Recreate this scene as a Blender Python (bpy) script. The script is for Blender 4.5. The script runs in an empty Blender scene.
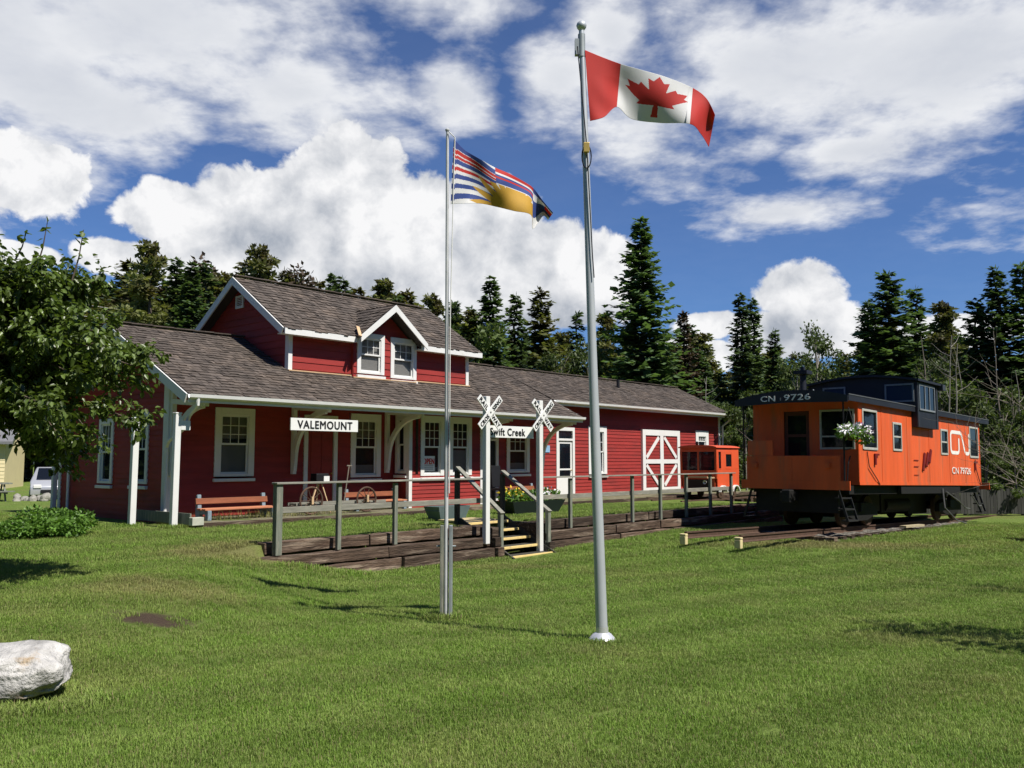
import bpy, bmesh, math, random
import numpy as np
from mathutils import Vector, Matrix

random.seed(7)
S = bpy.context.scene
COL = S.collection
R = math.radians

# ------------------------------------------------------------------ camera, world, sun, exposure
FOC, CAMH, PITCH = 885.0, 1.6, math.atan(76 / 885.0)
cam = bpy.data.cameras.new('camera')
cam.sensor_width = 36.0
cam.lens = FOC / 1024 * 36.0
cam.clip_start, cam.clip_end = 0.1, 5000
cam_o = bpy.data.objects.new('camera', cam)
COL.objects.link(cam_o)
cam_o.location = (0, 0, CAMH)
cam_o.rotation_euler = (R(90) + PITCH, 0, 0)
S.camera = cam_o
S.render.resolution_x, S.render.resolution_y = 1024, 768
S.view_settings.view_transform = 'Standard'
S.view_settings.look = 'None'
S.view_settings.exposure = 0.42
S.view_settings.gamma = 1.0
S.cycles.max_bounces = 6
S.cycles.transparent_max_bounces = 8
SUN_EL, SUN_AZ = R(55), math.atan2(0.786, -0.62)      # azimuth clockwise from +Y
SUN_STRENGTH, SKY_STRENGTH = 5.0, 0.06


def ray(u, v):
    x, y = (u - 512) / FOC, -(v - 384) / FOC
    cp, sp = math.cos(PITCH), math.sin(PITCH)
    return np.array([x, cp - sp * y, sp + cp * y])


def at(u, v, depth):
    r = ray(u, v)
    return np.array([0, 0, CAMH]) + r * depth / r[1]


class NB:
    """small node-graph helper"""
    def __init__(s, tree): s.t = tree
    def n(s, kind, **kw):
        n = s.t.nodes.new(kind)
        for k, v in kw.items(): setattr(n, k, v)
        return n
    def put(s, sock, v):
        if isinstance(v, bpy.types.NodeSocket): s.t.links.new(v, sock)
        elif v is not None: sock.default_value = v
    def m(s, op, a, b=None, c=None, clamp=False):
        n = s.n('ShaderNodeMath', operation=op, use_clamp=clamp)
        for i, v in enumerate((a, b, c)):
            if v is not None: s.put(n.inputs[i], v)
        return n.outputs[0]
    def vm(s, op, a, b=None):
        n = s.n('ShaderNodeVectorMath', operation=op)
        s.put(n.inputs[0], a)
        if b is not None: s.put(n.inputs[1], b)
        return n.outputs['Value'] if op in ('LENGTH', 'DOT_PRODUCT', 'DISTANCE') else n.outputs[0]
    def scale(s, a, k):
        n = s.n('ShaderNodeVectorMath', operation='SCALE'); s.put(n.inputs[0], a); n.inputs['Scale'].default_value = k
        return n.outputs[0]
    def noise(s, vec, scale, detail=4, rough=.55, dist=0.0):
        n = s.n('ShaderNodeTexNoise'); s.put(n.inputs['Vector'], vec)
        n.inputs['Scale'].default_value = scale; n.inputs['Detail'].default_value = detail
        n.inputs['Roughness'].default_value = rough; n.inputs['Distortion'].default_value = dist
        return n.outputs['Fac']
    def sm(s, x, lo, hi):
        n = s.n('ShaderNodeMapRange', interpolation_type='SMOOTHSTEP'); s.put(n.inputs[0], x)
        n.inputs[1].default_value = lo; n.inputs[2].default_value = hi
        return n.outputs[0]
    def lin(s, x, lo, hi, a, b):
        n = s.n('ShaderNodeMapRange'); s.put(n.inputs[0], x)
        for i, v in enumerate((lo, hi, a, b)): n.inputs[1 + i].default_value = v
        return n.outputs[0]
    def mix(s, f, a, b, mode='MIX'):
        n = s.n('ShaderNodeMix', data_type='RGBA', blend_type=mode)
        s.put(n.inputs[0], f)
        for i, v in ((6, a), (7, b)):
            if not isinstance(v, bpy.types.NodeSocket): v = (*v[:3], 1)
            s.put(n.inputs[i], v)
        return n.outputs[2]


def build_world():
    w = bpy.data.worlds.new('World'); S.world = w; w.use_nodes = True
    t = w.node_tree; t.nodes.clear(); b = NB(t)
    sky = b.n('ShaderNodeTexSky', sky_type='NISHITA')
    sky.sun_disc = False; sky.sun_elevation = SUN_EL; sky.sun_rotation = SUN_AZ
    sky.air_density = 1.0; sky.dust_density = 0.0; sky.ozone_density = 3.0; sky.altitude = 800
    d = b.n('ShaderNodeTexCoord').outputs['Generated']
    sx = b.n('ShaderNodeSeparateXYZ'); b.put(sx.inputs[0], d)
    x, y, z = sx.outputs
    az = b.m('ARCTAN2', x, y); el = b.m('ARCSINE', z)
    c = b.n('ShaderNodeCombineXYZ'); b.put(c.inputs[0], az); b.put(c.inputs[1], el)
    ae = c.outputs[0]
    def blob(u, v, ru, rv):
        r0 = ray(u, v); r0 /= np.linalg.norm(r0)
        a0, e0 = math.atan2(r0[0], r0[1]), math.asin(r0[2])
        q = b.vm('SUBTRACT', ae, (a0, e0, 0))
        q = b.vm('MULTIPLY', q, (FOC / ru, FOC / rv, 0))
        return b.m('SUBTRACT', 1.0, b.vm('LENGTH', q))
    def union(lst):
        o = lst[0]
        for q in lst[1:]: o = b.m('MAXIMUM', o, q)
        return o
    # --- high broken cloud sheets, mapped on a plane overhead so they flatten towards the horizon
    zz = b.m('ADD', b.m('MAXIMUM', z, 0.0), 0.16)
    pc = b.n('ShaderNodeCombineXYZ'); b.put(pc.inputs[0], b.m('DIVIDE', x, zz)); b.put(pc.inputs[1], b.m('DIVIDE', y, zz))
    plane = pc.outputs[0]
    n_hi = b.noise(plane, 2.1, 7, .54, .15)
    n_hi2 = b.noise(b.vm('ADD', plane, (7.3, 2.1, 0)), 6.0, 5, .6, .2)
    field = b.m('ADD', b.m('MULTIPLY', n_hi, .8), b.m('MULTIPLY', n_hi2, .32))
    sheets = union([blob(150, 20, 310, 120), blob(300, 95, 190, 75), blob(60, 90, 190, 80), blob(440, -10, 120, 55),
                    blob(455, 92, 75, 52), blob(35, 160, 85, 62), blob(760, 60, 220, 125), blob(960, 70, 240, 115),
                    blob(640, 130, 110, 80), blob(560, 80, 80, 60), blob(775, 215, 120, 28), blob(860, 150, 110, 32),
                    blob(1250, 60, 320, 150), blob(-260, 90, 280, 160),
                    blob(0, 30, 120, 120), blob(250, -150, 260, 90), blob(610, 35, 70, 55)])
    sheets = b.m('MAXIMUM', sheets, -0.9)
    behind = b.m('MULTIPLY', b.sm(b.m('MULTIPLY', y, -1), -.2, .3), .35)      # sky behind the camera: scattered cloud
    n_hi3 = b.noise(b.vm('ADD', plane, (1.7, 5.1, 3)), 15.0, 5, .6, .15)
    field = b.m('ADD', field, b.m('MULTIPLY', b.m('SUBTRACT', n_hi3, .5), .20))
    fh = b.m('ADD', b.m('MULTIPLY', sheets, .50), b.m('MULTIPLY', b.m('SUBTRACT', field, .624), 1.25))
    fh = b.m('MAXIMUM', fh, b.m('MULTIPLY', b.m('SUBTRACT', field, .72), behind))
    a_hi = b.m('MULTIPLY', b.sm(fh, -.05, .34), .97)
    hi_col = b.mix(b.sm(b.m('ADD', n_hi2, b.m('MULTIPLY', b.m('SUBTRACT', n_hi3, .5), .3)), .28, .72), (.68, .71, .78), (.95, .96, .98))
    hi_col = b.mix(b.m('MULTIPLY', b.sm(fh, .22, .50), .7), hi_col, (.68, .71, .77))
    # --- heaped cumulus low over the trees
    cum = union([blob(360, 195, 85, 75), blob(300, 215, 85, 62), blob(238, 208, 60, 52), blob(180, 212, 70, 36), blob(420, 225, 95, 75),
                 blob(340, 265, 200, 70), blob(460, 268, 80, 60), blob(540, 275, 100, 58), blob(480, 220, 70, 50), blob(120, 258, 42, 20), blob(600, 268, 55, 42),
                 blob(800, 293, 48, 30), blob(828, 330, 55, 30), blob(790, 335, 75, 30), blob(712, 325, 42, 17), blob(960, 330, 70, 20),
                 blob(15, 254, 40, 12), blob(700, 356, 60, 20), blob(20, 170, 75, 44), blob(1200, 300, 140, 50), blob(-200, 230, 140, 60)])
    cum = b.m('MAXIMUM', cum, -1.0)
    def billow(vec):
        a = b.noise(vec, 9.0, 3, .5, .2); c2 = b.noise(vec, 26.0, 6, .6, .25)
        return b.m('ADD', b.m('MULTIPLY', b.m('SUBTRACT', a, .5), 1.2), b.m('MULTIPLY', b.m('SUBTRACT', c2, .5), .85))
    n1 = billow(d); n2 = billow(b.vm('ADD', d, (.018, -.004, .034)))
    fc = b.m('ADD', cum, n1)
    a_c = b.sm(fc, .03, .21)
    relief = b.m('SUBTRACT', n1, n2)
    lit = b.m('ADD', b.m('MULTIPLY', relief, 1.7), .76)
    base = b.m('MAXIMUM', union([blob(255, 240, 95, 34), blob(390, 292, 170, 42), blob(560, 318, 120, 30), blob(800, 325, 60, 26)]), 0.0)
    lit = b.m('SUBTRACT', lit, b.m('MULTIPLY', b.sm(b.m('ADD', base, b.m('MULTIPLY', n1, .5)), .05, .75), .55), clamp=True)
    c_col = b.mix(lit, (.42, .46, .53), (.98, .98, .99))
    col = b.mix(b.m('MAXIMUM', b.m('SUBTRACT', a_c, 0.0), 0.0), hi_col, c_col)
    alpha = b.m('MAXIMUM', a_hi, a_c)
    alpha = b.m('MULTIPLY', alpha, b.sm(el, -.02, .02))
    bg1 = b.n('ShaderNodeBackground'); b.put(bg1.inputs[0], b.mix(1.0, sky.outputs[0], (.51, .80, 1.22), 'MULTIPLY'))
    bg1.inputs[1].default_value = SKY_STRENGTH
    bg2 = b.n('ShaderNodeBackground'); b.put(bg2.inputs[0], col); bg2.inputs[1].default_value = 0.72
    ms = b.n('ShaderNodeMixShader'); b.put(ms.inputs[0], alpha)
    t.links.new(bg1.outputs[0], ms.inputs[1]); t.links.new(bg2.outputs[0], ms.inputs[2])
    o = b.n('ShaderNodeOutputWorld'); t.links.new(ms.outputs[0], o.inputs[0])
    w.cycles.sampling_method = 'MANUAL'; w.cycles.sample_map_resolution = 512


build_world()
sun = bpy.data.lights.new('sun', 'SUN')
sun.energy, sun.angle, sun.color = SUN_STRENGTH, R(.53), (1.0, .95, .87)
sun_o = bpy.data.objects.new('sun', sun); COL.objects.link(sun_o)
sd = Vector((math.sin(SUN_AZ) * math.cos(SUN_EL), math.cos(SUN_AZ) * math.cos(SUN_EL), math.sin(SUN_EL)))
sun_o.rotation_euler = sd.to_track_quat('Z', 'Y').to_euler()
sun_o.location = sd * 60


# ------------------------------------------------------------------ materials
MATS = {}


def mat(name, col, rough=.7, var=.15, scale=6.0, bump=0.0, bscale=40.0, col2=None, c2scale=2.0, c2lo=.5, c2hi=.7, tint=0.0,
        metal=0.0, spec=.3, trans=0.0, stretch=(1, 1, 1), objrand=0.0):
    """base colour with noise variation, optional patches of a second colour, per-face tint and bump"""
    if name in MATS: return MATS[name]
    m = bpy.data.materials.new(name); m.use_nodes = True; MATS[name] = m
    t = m.node_tree; t.nodes.clear(); b = NB(t)
    co = b.n('ShaderNodeTexCoord').outputs['Object']
    co = b.vm('MULTIPLY', co, stretch)
    n = b.noise(co, scale, 5, .6)
    c = b.mix(1.0, col, (1, 1, 1), 'MULTIPLY')
    if col2 is not None:
        c = b.mix(b.sm(b.noise(b.vm('ADD', co, (3.1, 9.2, 4.4)), c2scale, 5, .62), c2lo, c2hi), c, col2)
    k = b.lin(n, .25, .75, 1 - var, 1 + var)
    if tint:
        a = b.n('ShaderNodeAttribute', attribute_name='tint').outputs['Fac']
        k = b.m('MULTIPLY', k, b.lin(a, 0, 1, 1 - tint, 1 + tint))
    if objrand:
        oi = b.n('ShaderNodeObjectInfo').outputs['Random']
        k = b.m('MULTIPLY', k, b.lin(oi, 0, 1, 1 - objrand, 1 + objrand))
    c = b.mix(1.0, c, b.n('ShaderNodeCombineColor').outputs[0], 'MULTIPLY')
    cc = [q for q in t.nodes if q.bl_idname == 'ShaderNodeCombineColor'][-1]
    for i in range(3): b.put(cc.inputs[i], k)
    p = b.n('ShaderNodeBsdfPrincipled')
    b.put(p.inputs['Base Color'], c)
    p.inputs['Roughness'].default_value = rough; p.inputs['Metallic'].default_value = metal
    p.inputs['Specular IOR Level'].default_value = spec
    if bump:
        bn = b.n('ShaderNodeBump'); bn.inputs['Strength'].default_value = 1.0; bn.inputs['Distance'].default_value = bump
        b.put(bn.inputs['Height'], b.noise(co, bscale, 4, .6)); b.put(p.inputs['Normal'], bn.outputs[0])
    out = b.n('ShaderNodeOutputMaterial')
    sh = p.outputs[0]
    if trans:
        tr = b.n('ShaderNodeBsdfTranslucent'); b.put(tr.inputs[0], b.mix(1.0, c, (1.0, 1.0, 1.0) if name.startswith('flag') else (1.5, 1.6, .7), 'MULTIPLY'))
        ms = b.n('ShaderNodeMixShader'); ms.inputs[0].default_value = trans
        t.links.new(sh, ms.inputs[1]); t.links.new(tr.outputs[0], ms.inputs[2]); sh = ms.outputs[0]
    t.links.new(sh, out.inputs[0])
    return m


def glass_mat(name, tintc=(.02, .025, .03), rough=.04, opac=.55):
    if name in MATS: return MATS[name]
    m = bpy.data.materials.new(name); m.use_nodes = True; MATS[name] = m
    t = m.node_tree; t.nodes.clear(); b = NB(t)
    p = b.n('ShaderNodeBsdfPrincipled'); p.inputs['Base Color'].default_value = (*tintc, 1)
    p.inputs['Roughness'].default_value = rough; p.inputs['Specular IOR Level'].default_value = .6 if opac < .8 else .3
    bn = b.n('ShaderNodeBump'); bn.inputs['Distance'].default_value = .01; bn.inputs['Strength'].default_value = .25
    b.put(bn.inputs['Height'], b.noise(b.n('ShaderNodeTexCoord').outputs['Object'], 2.5, 2)); b.put(p.inputs['Normal'], bn.outputs[0])
    tr = b.n('ShaderNodeBsdfTransparent'); ms = b.n('ShaderNodeMixShader'); ms.inputs[0].default_value = opac
    t.links.new(tr.outputs[0], ms.inputs[1]); t.links.new(p.outputs[0], ms.inputs[2])
    o = b.n('ShaderNodeOutputMaterial'); t.links.new(ms.outputs[0], o.inputs[0])
    return m


RED = mat('red_paint', (.285, .032, .027), .6, .14, 1.5, .002, 30, (.20, .030, .026), .8, .45, .75, tint=.18, stretch=(1, 1, 5))
WHITE = mat('white_paint', (.70, .70, .68), .5, .05, 3, .001, 60, (.60, .60, .56), 2.2, .58, .8)
SHAKE = mat('cedar_shake', (.088, .072, .061), .9, .25, 5, .004, 60, (.115, .09, .072), 1.1, .45, .7, tint=.42, stretch=(1, 1, 1))
ROOFB = mat('roof_underlay', (.06, .05, .045), .9)
SOFFIT = mat('soffit_paint', (.60, .58, .52), .6, .05, 3)
GLASS = glass_mat('window_glass')
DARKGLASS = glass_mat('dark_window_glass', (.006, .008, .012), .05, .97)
BLIND = mat('window_blind', (.42, .44, .45), .7, .05, 2)
PALEBLIND = mat('pale_blind', (.72, .70, .66), .7, .08, 3)
CURTAIN = mat('lace_curtain', (.52, .50, .44), .8, .2, 8, stretch=(6, 6, 1))
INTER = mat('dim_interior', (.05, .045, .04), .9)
TAN = mat('bare_tan_wood', (.55, .38, .22), .7, .15, 4)
GREYWOOD = mat('weathered_green_grey_wood', (.17, .185, .15), .8, .25, 3, .004, 30, (.26, .25, .20), 2, .5, .7, stretch=(8, 8, 1.2))
GREYRAIL = mat('weathered_rail_wood', (.22, .215, .18), .8, .25, 3, .004, 30, (.30, .28, .23), 2, .5, .7, stretch=(1.2, 8, 8))
DARKWOOD = mat('dark_stair_wood', (.055, .052, .042), .8, .25, 5, .003, 40)
TIMBER = mat('creosoted_timber', (.074, .049, .034), .9, .75, 3.5, .03, 9, (.20, .155, .115), 1.5, .50, .66, tint=.65, stretch=(.55, 7, 7))
TIMBEREND = mat('timber_end_grain', (.16, .115, .08), .9, .4, 12, .006, 30)
YELLOW = mat('worn_yellow_paint', (.72, .54, .22), .7, .15, 10, .002, 40, (.45, .36, .2), 8, .55, .75)
PLANK = mat('pale_landing_planks', (.46, .37, .20), .8, .2, 4, .003, 40, stretch=(1, 6, 6))
DECKW = mat('grey_deck_wood', (.20, .19, .165), .85, .25, 3, .004, 30, stretch=(1, 5, 5))
BLACK = mat('black_paint', (.012, .012, .014), .5, .2, 4)
BLACKTXT = mat('black_lettering', (.015, .015, .017), .6)
WHITETXT = mat('white_lettering', (.78, .77, .73), .6, .12, 9, col2=(.5, .45, .4), c2scale=9, c2lo=.58, c2hi=.8)
SIGNW = mat('sign_white', (.74, .74, .72), .45, .04, 5)
ORANGE = mat('caboose_orange', (.70, .112, .030), .5, .15, 1.4, .004, 5, (.40, .12, .055), 1.2, .47, .75, stretch=(2.0, 2.0, .30))
ORANGE2 = mat('speeder_orange', (.64, .088, .030), .5, .12, 1.6, .002, 8, (.50, .10, .05), 1.5, .5, .75)
NAVY = mat('blue_black_roof_paint', (.018, .021, .030), .55, .2, 2, .003, 12)
RUST = mat('rusty_steel', (.085, .05, .035), .8, .3, 9, .003, 40)
DARKRED = mat('dark_red_fitting', (.16, .012, .012), .5)
STEEL = mat('satin_aluminium', (.50, .53, .56), .45, .08, 2, metal=.3, spec=.5)
BRIGHT = mat('bright_aluminium', (.75, .76, .78), .35, .05, 4, metal=.6)
PIPEGREY = mat('painted_pole_white', (.50, .51, .52), .5, .2, 4)
GALV = mat('galvanised_post', (.30, .33, .34), .5, .25, 6, metal=.3)
BRASS = mat('brass_lock', (.6, .42, .12), .4, metal=.7)
BENCHW = mat('orange_stained_plank', (.48, .19, .10), .6, .25, 3, .002, 30, stretch=(1, 8, 8))
BENCHD = mat('dark_stained_plank', (.22, .075, .035), .6, .25, 3, .002, 30, stretch=(1, 8, 8))
CONCBLUE = mat('blue_grey_bench_end', (.20, .26, .30), .8, .15, 6)
TEAL = mat('blue_green_trough_paint', (.105, .145, .15), .7, .2, 3)
DKGREEN = mat('dark_green_trough_paint', (.012, .02, .018), .6, .2, 3)
SOIL = mat('dark_soil', (.05, .035, .025), .95, .3, 12, .02, 20)
BARK = mat('grey_brown_bark', (.11, .085, .065), .9, .3, 6, .02, 12, stretch=(3, 3, .6))
PALEBARK = mat('pale_bark', (.24, .22, .19), .9, .25, 6, .01, 12, stretch=(3, 3, .6))
TWIG = mat('bare_grey_twig', (.20, .17, .14), .85, .2, 6)
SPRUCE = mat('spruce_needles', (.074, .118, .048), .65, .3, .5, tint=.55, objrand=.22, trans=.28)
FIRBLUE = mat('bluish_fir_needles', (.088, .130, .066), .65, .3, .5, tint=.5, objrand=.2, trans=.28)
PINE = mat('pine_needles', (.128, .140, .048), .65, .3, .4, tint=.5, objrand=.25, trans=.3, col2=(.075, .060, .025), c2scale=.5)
RUSTY = mat('browning_needles', (.065, .045, .028), .7, .3, .4, tint=.5, objrand=.1, trans=.1)
ASPEN = mat('aspen_leaves', (.090, .125, .042), .5, .3, .6, tint=.5, objrand=.2, trans=.3)
BUSH = mat('scrub_leaves', (.075, .105, .030), .55, .3, .6, tint=.55, objrand=.25, trans=.3)
LEAF = mat('glossy_tree_leaves', (.088, .128, .028), .38, .3, 1.2, tint=.6, trans=.28, spec=.5)
HEDGE = mat('bright_shrub_leaves', (.105, .20, .035), .45, .25, 2, tint=.45, trans=.3)
FLOWERY = mat('yellow_petals', (.8, .55, .04), .6, .1)
FLOWERW = mat('white_petals', (.78, .76, .78), .6, .1)
FLOWERP = mat('purple_petals', (.16, .05, .18), .6, .1)
ROCK = mat('pale_granite', (.43, .42, .40), .9, .5, 5, .03, 26, (.30, .215, .12), 2.3, .56, .66)
FLAGRED = mat('flag_red_cloth', (.56, .042, .035), .7, .05, 6, trans=.3)
FLAGWHITE = mat('flag_white_cloth', (.74, .74, .74), .7, .03, 6, trans=.25)
FLAGNAVY = mat('flag_navy_cloth', (.045, .080, .28), .7, .05, 6, trans=.25)
FLAGGOLD = mat('flag_gold_cloth', (.60, .36, .055), .7, .08, 6, trans=.3)
CONCRETE = mat('pale_concrete', (.42, .40, .36), .9, .12, 4, .004, 40)
FENCEG = mat('grey_board_fence', (.060, .060, .055), .9, .3, 2, tint=.3, stretch=(6, 6, .7))
TAR = mat('asphalt', (.05, .05, .052), .9, .2, 20)


# ------------------------------------------------------------------ mesh builder
class MB:
    def __init__(s): s.v, s.f, s.t, s.mi = [], [], [], []
    def face(s, pts, tint=.5, mi=0):
        n = len(s.v); s.v += [tuple(p) for p in pts]; s.f.append(tuple(range(n, n + len(pts)))); s.t.append(tint); s.mi.append(mi)
    def grid(s, verts, faces, tint=.5, mi=0):
        n = len(s.v); s.v += [tuple(p) for p in verts]
        for f in faces: s.f.append(tuple(i + n for i in f)); s.t.append(tint); s.mi.append(mi)
    def box(s, x0, x1, y0, y1, z0, z1, rot=None, piv=None, tint=.5, mi=0):
        p = [Vector((x, y, z)) for z in (z0, z1) for y in (y0, y1) for x in (x0, x1)]
        if rot is not None:
            c = Vector(piv) if piv is not None else Vector(((x0 + x1) / 2, (y0 + y1) / 2, (z0 + z1) / 2))
            p = [c + rot @ (q - c) for q in p]
        s.grid(p, [(0, 2, 3, 1), (4, 5, 7, 6), (0, 1, 5, 4), (2, 6, 7, 3), (0, 4, 6, 2), (1, 3, 7, 5)], tint, mi)
    def beam(s, a, c, w, h, up=(0, 0, 1), tint=.5, mi=0):
        a, c = Vector(a), Vector(c); d = (c - a); L = d.length; d.normalize()
        sidev = d.cross(Vector(up))
        if sidev.length < 1e-4: sidev = d.cross(Vector((1, 0, 0)))
        sidev.normalize(); u = sidev.cross(d)
        p = [q + sidev * sx * w / 2 + u * sz * h / 2 for q in (a, c) for sx, sz in ((-1, -1), (1, -1), (1, 1), (-1, 1))]
        s.grid(p, [(0, 3, 2, 1), (4, 5, 6, 7), (0, 1, 5, 4), (1, 2, 6, 5), (2, 3, 7, 6), (3, 0, 4, 7)], tint, mi)
    def tube(s, pts, rad, n=8, caps=True, tint=.5, mi=0):
        pts = [Vector(p) for p in pts]
        if not hasattr(rad, '__len__'): rad = [rad] * len(pts)
        ref = None; rings = []
        for i, p in enumerate(pts):
            d = (pts[min(i + 1, len(pts) - 1)] - pts[max(i - 1, 0)]).normalized()
            if ref is None: ref = d.orthogonal().normalized()
            ref = (ref - d * ref.dot(d)).normalized(); b2 = d.cross(ref)
            rings.append([p + (ref * math.cos(k * 2 * math.pi / n) + b2 * math.sin(k * 2 * math.pi / n)) * rad[i] for k in range(n)])
        fs = []
        for i in range(len(pts) - 1):
            for k in range(n): fs.append((i * n + k, i * n + (k + 1) % n, (i + 1) * n + (k + 1) % n, (i + 1) * n + k))
        if caps: fs += [tuple(range(n - 1, -1, -1)), tuple(range((len(pts) - 1) * n, len(pts) * n))]
        s.grid([q for r in rings for q in r], fs, tint, mi)
    def cyl(s, c, r, h, axis='z', n=16, tint=.5, mi=0, r2=None):
        ax = {'x': (1, 0, 0), 'y': (0, 1, 0), 'z': (0, 0, 1)}[axis]; c = Vector(c)
        s.tube([c, c + Vector(ax) * h], [r, r if r2 is None else r2], n, True, tint, mi)
    def lathe(s, prof, n=24, c=(0, 0, 0), tint=.5, mi=0):
        vs = [(c[0] + r * math.cos(k * 2 * math.pi / n), c[1] + r * math.sin(k * 2 * math.pi / n), c[2] + z) for r, z in prof for k in range(n)]
        fs = [(i * n + k, i * n + (k + 1) % n, (i + 1) * n + (k + 1) % n, (i + 1) * n + k) for i in range(len(prof) - 1) for k in range(n)]
        s.grid(vs, fs, tint, mi)
    def prism(s, poly, axis, a, c, tint=.5, mi=0):
        """poly: 2-D outline; axis x: (y,z), y: (x,z), z: (x,y)"""
        def P(q, k): return {'x': (k, q[0], q[1]), 'y': (q[0], k, q[1]), 'z': (q[0], q[1], k)}[axis]
        n = len(poly)
        s.grid([P(q, a) for q in poly] + [P(q, c) for q in poly],
               [tuple(range(n)), tuple(range(2 * n - 1, n - 1, -1))] + [(i, i + n, (i + 1) % n + n, (i + 1) % n) for i in range(n)], tint, mi)
    def torus(s, c, r, t, axis='y', n=24, m=8, tint=.5, mi=0):
        vs, fs = [], []
        for i in range(n):
            a = 2 * math.pi * i / n
            for j in range(m):
                q = 2 * math.pi * j / m; rr = r + t * math.cos(q)
                p = (rr * math.cos(a), t * math.sin(q), rr * math.sin(a)) if axis == 'y' else (t * math.sin(q), rr * math.cos(a), rr * math.sin(a))
                vs.append((c[0] + p[0], c[1] + p[1], c[2] + p[2]))
                fs.append((i * m + j, ((i + 1) % n) * m + j, ((i + 1) % n) * m + (j + 1) % m, i * m + (j + 1) % m))
        s.grid(vs, fs, tint, mi)
    def build(s, name, mats, parent=None, loc=(0, 0, 0), rot=(0, 0, 0), smooth=False, bevel=0.0):
        me = bpy.data.meshes.new(name)
        me.from_pydata(s.v, [], s.f)
        if not isinstance(mats, (list, tuple)): mats = [mats]
        for m in mats: me.materials.append(m)
        me.polygons.foreach_set('material_index', s.mi)
        a = me.attributes.new('tint', 'FLOAT', 'FACE'); a.data.foreach_set('value', s.t)
        bm = bmesh.new(); bm.from_mesh(me); bmesh.ops.recalc_face_normals(bm, faces=bm.faces)
        if bevel:
            bmesh.ops.remove_doubles(bm, verts=bm.verts, dist=1e-5)
            es = [e for e in bm.edges if len(e.link_faces) == 2 and e.calc_face_angle(0) > R(40)]
            bmesh.ops.bevel(bm, geom=es, offset=bevel, segments=2, affect='EDGES', profile=.5)
        bm.to_mesh(me); bm.free()
        if smooth:
            me.polygons.foreach_set('use_smooth', [True] * len(me.polygons))
            try: me.set_sharp_from_angle(angle=R(40))
            except Exception: pass
        o = bpy.data.objects.new(name, me); COL.objects.link(o)
        o.location = loc; o.rotation_euler = rot
        if parent: o.parent = parent
        return o


def npmesh(name, verts, faces, mats, tint=None, parent=None, loc=(0, 0, 0), mi=None, smooth=False):
    """fast mesh from numpy arrays (faces Nx3 or Nx4)"""
    me = bpy.data.meshes.new(name)
    verts = np.asarray(verts, np.float32); faces = np.asarray(faces, np.int32)
    k = faces.shape[1]
    me.vertices.add(len(verts)); me.vertices.foreach_set('co', verts.ravel())
    me.loops.add(faces.size); me.loops.foreach_set('vertex_index', faces.ravel())
    me.polygons.add(len(faces)); me.polygons.foreach_set('loop_start', np.arange(0, faces.size, k, dtype=np.int32))
    if not isinstance(mats, (list, tuple)): mats = [mats]
    for m in mats: me.materials.append(m)
    if mi is not None: me.polygons.foreach_set('material_index', np.asarray(mi, np.int32))
    me.update(calc_edges=True)
    if tint is not None:
        a = me.attributes.new('tint', 'FLOAT', 'FACE'); a.data.foreach_set('value', np.asarray(tint, np.float32))
    if smooth: me.polygons.foreach_set('use_smooth', [True] * len(faces))
    me.validate()
    o = bpy.data.objects.new(name, me); COL.objects.link(o); o.location = loc
    if parent: o.parent = parent
    return o


def tag(o, label=None, cat=None, group=None, kind=None):
    for k, v in (('label', label), ('category', cat), ('group', group), ('kind', kind)):
        if v: o[k] = v
    return o


def empty(name, loc, rz=0, label=None, cat=None, group=None, rot=None):
    o = bpy.data.objects.new(name, None); COL.objects.link(o)
    o.location = loc; o.rotation_euler = rot if rot is not None else (0, 0, rz); o.empty_display_size = .2
    return tag(o, label, cat, group)


def copy_tree(o, parent=None):
    c = o.copy(); COL.objects.link(c)
    if parent: c.parent = parent
    for ch in list(o.children): copy_tree(ch, c)
    return c


def text(name, s, m, width, height, parent, mtx, depth=.006, bold=.0, align=True):
    """lettering that fills width x height, lying in local x/z and facing -y, placed by mtx"""
    cu = bpy.data.curves.new(name, 'FONT'); cu.body = s; cu.align_x = 'CENTER'; cu.align_y = 'CENTER'
    cu.size = 1; cu.extrude = .01; cu.resolution_u = 3; cu.space_character = 1.0 + bold * 3
    o = bpy.data.objects.new(name, cu); COL.objects.link(o)
    dg = bpy.context.evaluated_depsgraph_get(); dg.update()
    me = bpy.data.meshes.new_from_object(o.evaluated_get(dg)); bpy.data.objects.remove(o)
    co = np.zeros(len(me.vertices) * 3, np.float32); me.vertices.foreach_get('co', co); co = co.reshape(-1, 3)
    lo, hi = co.min(0), co.max(0)
    co = (co - (lo + hi) / 2) / np.maximum(hi - lo, 1e-6) * np.array([width, height, depth])
    co = np.stack([co[:, 0], -co[:, 2], co[:, 1]], 1)
    # strokes thickened by stacking shifted copies, each a hair in front of the last
    V, F = [], []; polys = [tuple(p.vertices) for p in me.polygons]; bs = bold * height
    for k, (ax, az_) in enumerate([(0, 0)] if bold <= 0 else [(0, 0), (-bs, 0), (bs, 0), (-bs * .5, bs * .6), (bs * .5, -bs * .6)]):
        n0 = len(V); V += [(p[0] + ax, p[1] - .0011 * k, p[2] + az_) for p in co]; F += [tuple(q + n0 for q in p) for p in polys]
    me = bpy.data.meshes.new(name); me.from_pydata(V, [], F); me.update()
    me.materials.append(m)
    ob = bpy.data.objects.new(name, me); COL.objects.link(ob)
    ob.parent = parent; ob.matrix_local = mtx
    return ob


def T(x, y, z): return Matrix.Translation((x, y, z))
def RZ(a): return Matrix.Rotation(a, 4, 'Z')
def RY(a): return Matrix.Rotation(a, 4, 'Y')


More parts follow.
